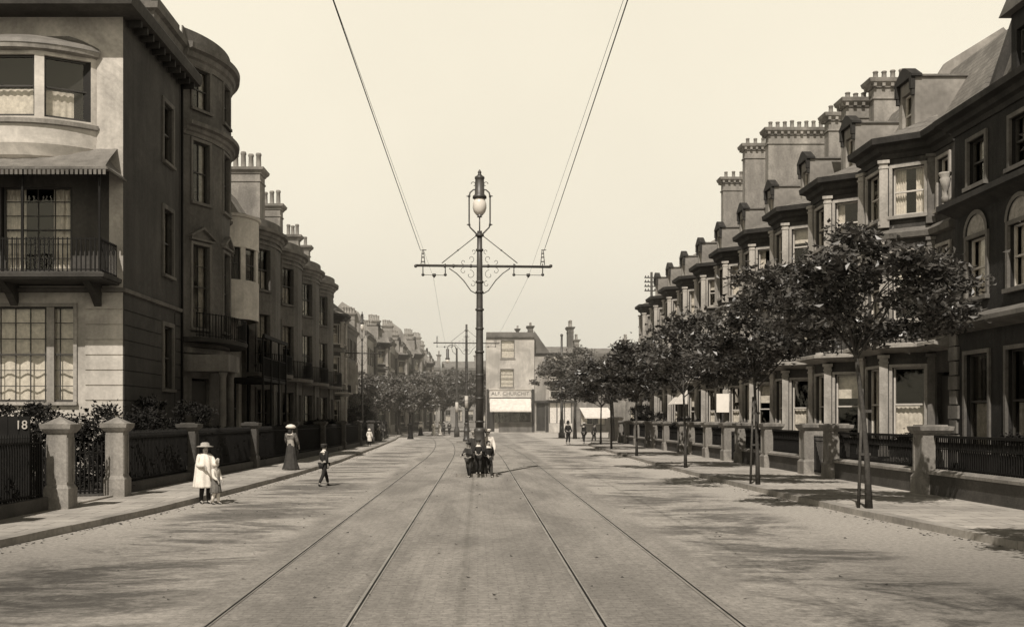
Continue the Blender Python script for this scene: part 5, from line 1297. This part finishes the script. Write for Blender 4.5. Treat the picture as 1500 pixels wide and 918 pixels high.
    m_.tube([(-.013*s,-.055*s-lean,.872*s),(.013*s,-.055*s-lean,.872*s)],.003*s,5)
    m_.build('facial_features','hair',P)
    m_=MB(); m_.ball((0,.012*s-lean,.933*s),.064*s,14,10,(.92,1.0,.85)) 
    if skirt and long: m_.ball((0,.05*s-lean,.86*s),.05*s,10,8,(1,.7,1.5))
    m_.build('hair','hair',P)
    z=.955*s; cy_=-lean
    if hat=='wide':
        m_=MB(); m_.lathe([(.07*s,z),(.135*s,z-.012*s),(.14*s,z-.004*s),(.075*s,z+.012*s),(.068*s,z+.05*s),(.045*s,z+.062*s),(.002,z+.065*s)],0,cy_,24); m_.build('hat',hatm,P)
    elif hat=='cap':
        m_=MB(); m_.lathe([(.064*s,z-.012*s),(.078*s,z+.012*s),(.074*s,z+.03*s),(.03*s,z+.04*s),(.002,z+.041*s)],0,cy_,18,1,1.05); m_.box(-.04*s,-.1*s+cy_,z-.012*s,.04*s,-.055*s+cy_,z-.004*s); m_.build('cap',hatm,P)
    elif hat=='helmet':
        m_=MB(); m_.lathe([(.085*s,z-.02*s),(.07*s,z-.01*s),(.066*s,z+.04*s),(.045*s,z+.085*s),(.002,z+.1*s)],0,cy_,18,1,1.15); m_.build('helmet',hatm,P)
    elif hat=='toque':
        m_=MB(); m_.lathe([(.075*s,z-.02*s),(.105*s,z+.0*s),(.11*s,z+.02*s),(.07*s,z+.06*s),(.02*s,z+.075*s)],0,cy_,20,1.1,1); m_.build('hat',hatm,P)
    elif hat=='bonnet':
        m_=MB(); m_.ball((0,.01*s+cy_,.925*s),.085*s,14,10,(1,1,.95)); m_.build('bonnet',hatm,P)
    return P
CG='children at the roadside'
person('girl in white cape and wide straw hat standing at the left kerb',(-6.42,25.7,0),1.42,.6,'cloth_white','cloth_white','wide','short',cape=True,armL=(.1,.3),armR=(.35,.5),stride=.03,group=CG)
person('small child in white bonnet and pleated brown skirt beside the girl in the white cape',(-6.12,25.5,0),1.02,1.2,'cloth_white','cloth_brown','bonnet','short',stock='cloth_white',hatm='cloth_white',stride=.04,armL=(.1,.12),armR=(.05,.1),group=CG)
person('boy in dark suit with white collar walking in the road at left',(-4.55,32.3,0),1.27,2.4,'cloth_black','cloth_black','cap',None,collar=True,knee=False,hatm='cloth_dark',stride=.16)
person('woman with white hat, brown blouse and long dark skirt on the left pavement',(-6.85,40,ZP),1.62,PI-.3,'cloth_brown','cloth_dark','toque','long',armL=(.15,.1),armR=(.15,.1),hatm='cloth_white',collar=True,long=True,stride=.02)
person('woman in white blouse and black skirt farther along the left pavement',(-8.45,77,ZP),1.7,PI,'cloth_white','cloth_black','toque','long',hatm='cloth_white',long=True,stride=.02)
person('small child in white dress and bonnet ahead on the left pavement',(-7.45,75,ZP),1.2,.4,'cloth_white','cloth_white','bonnet','short',hatm='cloth_white',stride=.06)
person('woman in dark coat by the distant left railings',(-8.2,90,ZP),1.65,PI,'cloth_dark','cloth_dark','toque','long',hatm='cloth_dark',stride=.02)
person('man in dark suit far along the left pavement',(-8.6,98,ZP),1.7,.2,'cloth_dark','cloth_dark','cap',None,hatm='cloth_dark',stride=.1)
# group by the standard
BG='boys gathered at the tram standard'
person('boy in dark jacket leaning at the left of the lamp standard base',(-.30,37.08,.0),1.22,-.5,'cloth_dark','cloth_dark','cap',None,knee=True,hatm='cloth_dark',stride=.05,armL=(.2,.3),armR=(.2,.4),lean=.04,group=BG)
person('boy with white collar standing in front of the lamp standard',(.02,36.9,.13),1.18,0,'cloth_black','cloth_black','cap',None,collar=True,knee=True,hatm='cloth_dark',stride=.04,armL=(.3,.3),armR=(.2,.3),group=BG)
person('boy with bare dark head standing on the right of the lamp standard',(.36,37.1,0),1.28,.35,'cloth_black','cloth_black',None,None,collar=True,knee=True,stock='cloth_dark',stride=.12,armL=(.2,.2),armR=(-.1,.1),group=BG)
person('taller youth in white cap and pale jacket behind the lamp standard',(.34,38.2,0),1.66,.1,'cloth_white','cloth_dark','cap',None,hatm='cloth_white',stride=.04,group=BG)
person('capped boy in dark clothes behind the left of the lamp standard',(-.12,38.15,0),1.6,-.2,'cloth_dark','cloth_dark','cap',None,hatm='straw',stride=.03,group=BG)
person('policeman in helmet and dark tunic standing at the far right crossing',(7.1,86,0),1.78,.5,'cloth_black','cloth_black','helmet',None,hatm='cloth_black',stride=.03)
person('man in dark suit with straw hat talking near the white awning',(8.45,87,0),1.7,-.9,'cloth_black','cloth_black','wide',None,collar=True,hatm='straw',stride=.04)
person('stooping man in dark coat beside the straw-hatted man',(9.6,90.5,0),1.62,1.0,'cloth_dark','cloth_dark','cap',None,hatm='cloth_dark',stride=.08,lean=.08)
for k,(x_,y_,ct,lb,ht) in enumerate([(-6.7,128,'cloth_white','distant woman in white blouse and dark skirt crossing at the side street','toque'),(-5.3,131,'cloth_white','distant woman in white dress near the trees','toque'),(-4.7,134,'cloth_white','taller distant figure in white with a parasol-like hat','wide'),(-4.1,133,'cloth_dark','distant man in dark coat and white hat left of the arc lamp','cap'),(-3.5,134,'cloth_dark','distant man in dark coat just left of the arc lamp post','cap')]):
    person(lb,(x_,y_,0),1.65,k*.7,ct,'cloth_black' if k in(0,3,4) else 'cloth_white',ht,'long' if k<3 else None,hatm='cloth_white',stride=.04,group='distant pedestrians by the trees')

# summer haze lying over the far half of the street
hz=MB(); hz.box(-120,58,-.5,120,420,45); ho=hz.build('haze','ground'); ho['kind']='stuff'; ho['label']='pale summer haze over the far end of the street'; ho['category']='haze'
hm=bpy.data.materials.new('haze'); hm.use_nodes=True; N,L=hm.node_tree.nodes,hm.node_tree.links; N.clear()
o_=N.new('ShaderNodeOutputMaterial'); vs_=N.new('ShaderNodeVolumeScatter'); vs_.inputs['Color'].default_value=(1,.95,.85,1); vs_.inputs['Density'].default_value=.0014; vs_.inputs['Anisotropy'].default_value=.2
L.new(vs_.outputs[0],o_.inputs['Volume']); ho.data.materials[0]=hm

# ------------------------------------------------------------------ LIGHT, SKY, CAMERA
EL=math.radians(49); az=Vector((.27,.963,0)).normalized()
d=Vector((az.x*math.cos(EL),az.y*math.cos(EL),-math.sin(EL)))
su=bpy.data.lights.new('sun','SUN'); su.energy=5.0; su.angle=math.radians(.55); su.color=(1,.925,.83)
so_=bpy.data.objects.new('sun',su); C.objects.link(so_); so_.rotation_euler=d.to_track_quat('-Z','Y').to_euler()
wd=bpy.data.worlds.new('World'); bpy.context.scene.world=wd; wd.use_nodes=True
N,L=wd.node_tree.nodes,wd.node_tree.links; bg=N['Background']
sk=N.new('ShaderNodeTexSky'); sk.sky_type='NISHITA'; sk.sun_disc=False; sk.sun_elevation=EL; sk.sun_rotation=math.atan2(-az.x,-az.y)
sk.dust_density=4; sk.air_density=1.5
bw=N.new('ShaderNodeRGBToBW'); L.new(sk.outputs[0],bw.inputs[0])
tc=N.new('ShaderNodeTexCoord'); sx=N.new('ShaderNodeSeparateXYZ'); L.new(tc.outputs['Generated'],sx.inputs[0])
# compress the brightness of the hazy sky near the horizon
pw=N.new('ShaderNodeMath'); pw.operation='POWER'; pw.inputs[1].default_value=.18; L.new(bw.outputs[0],pw.inputs[0])
mr=N.new('ShaderNodeMapRange'); mr.interpolation_type='SMOOTHSTEP'; mr.inputs[1].default_value=.37; mr.inputs[2].default_value=.62; mr.inputs[3].default_value=1; mr.inputs[4].default_value=.09
L.new(sx.outputs['Z'],mr.inputs[0])
cn=N.new('ShaderNodeTexNoise'); cn.inputs['Scale'].default_value=2.2; cn.inputs['Detail'].default_value=4; L.new(tc.outputs['Generated'],cn.inputs['Vector'])
cm=N.new('ShaderNodeMapRange'); cm.inputs[1].default_value=.3; cm.inputs[2].default_value=.7; cm.inputs[3].default_value=.93; cm.inputs[4].default_value=1.03; L.new(cn.outputs['Fac'],cm.inputs[0])
m1=N.new('ShaderNodeMath'); m1.operation='MULTIPLY'; L.new(pw.outputs[0],m1.inputs[0]); L.new(mr.outputs[0],m1.inputs[1])
m2=N.new('ShaderNodeMath'); m2.operation='MULTIPLY'; L.new(m1.outputs[0],m2.inputs[0]); L.new(cm.outputs[0],m2.inputs[1])
sc_=N.new('ShaderNodeVectorMath'); sc_.operation='SCALE'; sc_.inputs[0].default_value=(8.1,7.45,6.0); L.new(m2.outputs[0],sc_.inputs['Scale'])
L.new(sc_.outputs[0],bg.inputs[0]); bg.inputs[1].default_value=.10
cam=bpy.data.cameras.new('camera'); co=bpy.data.objects.new('camera',cam); C.objects.link(co); co.location=(0,0,2.0); co.rotation_euler=(PI/2,0,0)
cam.sensor_width=36; cam.lens=36*1600/1500; cam.shift_x=50/1500; cam.shift_y=(613-459)/1500; cam.clip_end=3000; cam.clip_start=.1
s=bpy.context.scene; s.camera=co
s.view_settings.view_transform='Standard'; s.view_settings.look='None'; s.view_settings.exposure=0
s.render.film_transparent=False
s.cycles.transparent_max_bounces=24
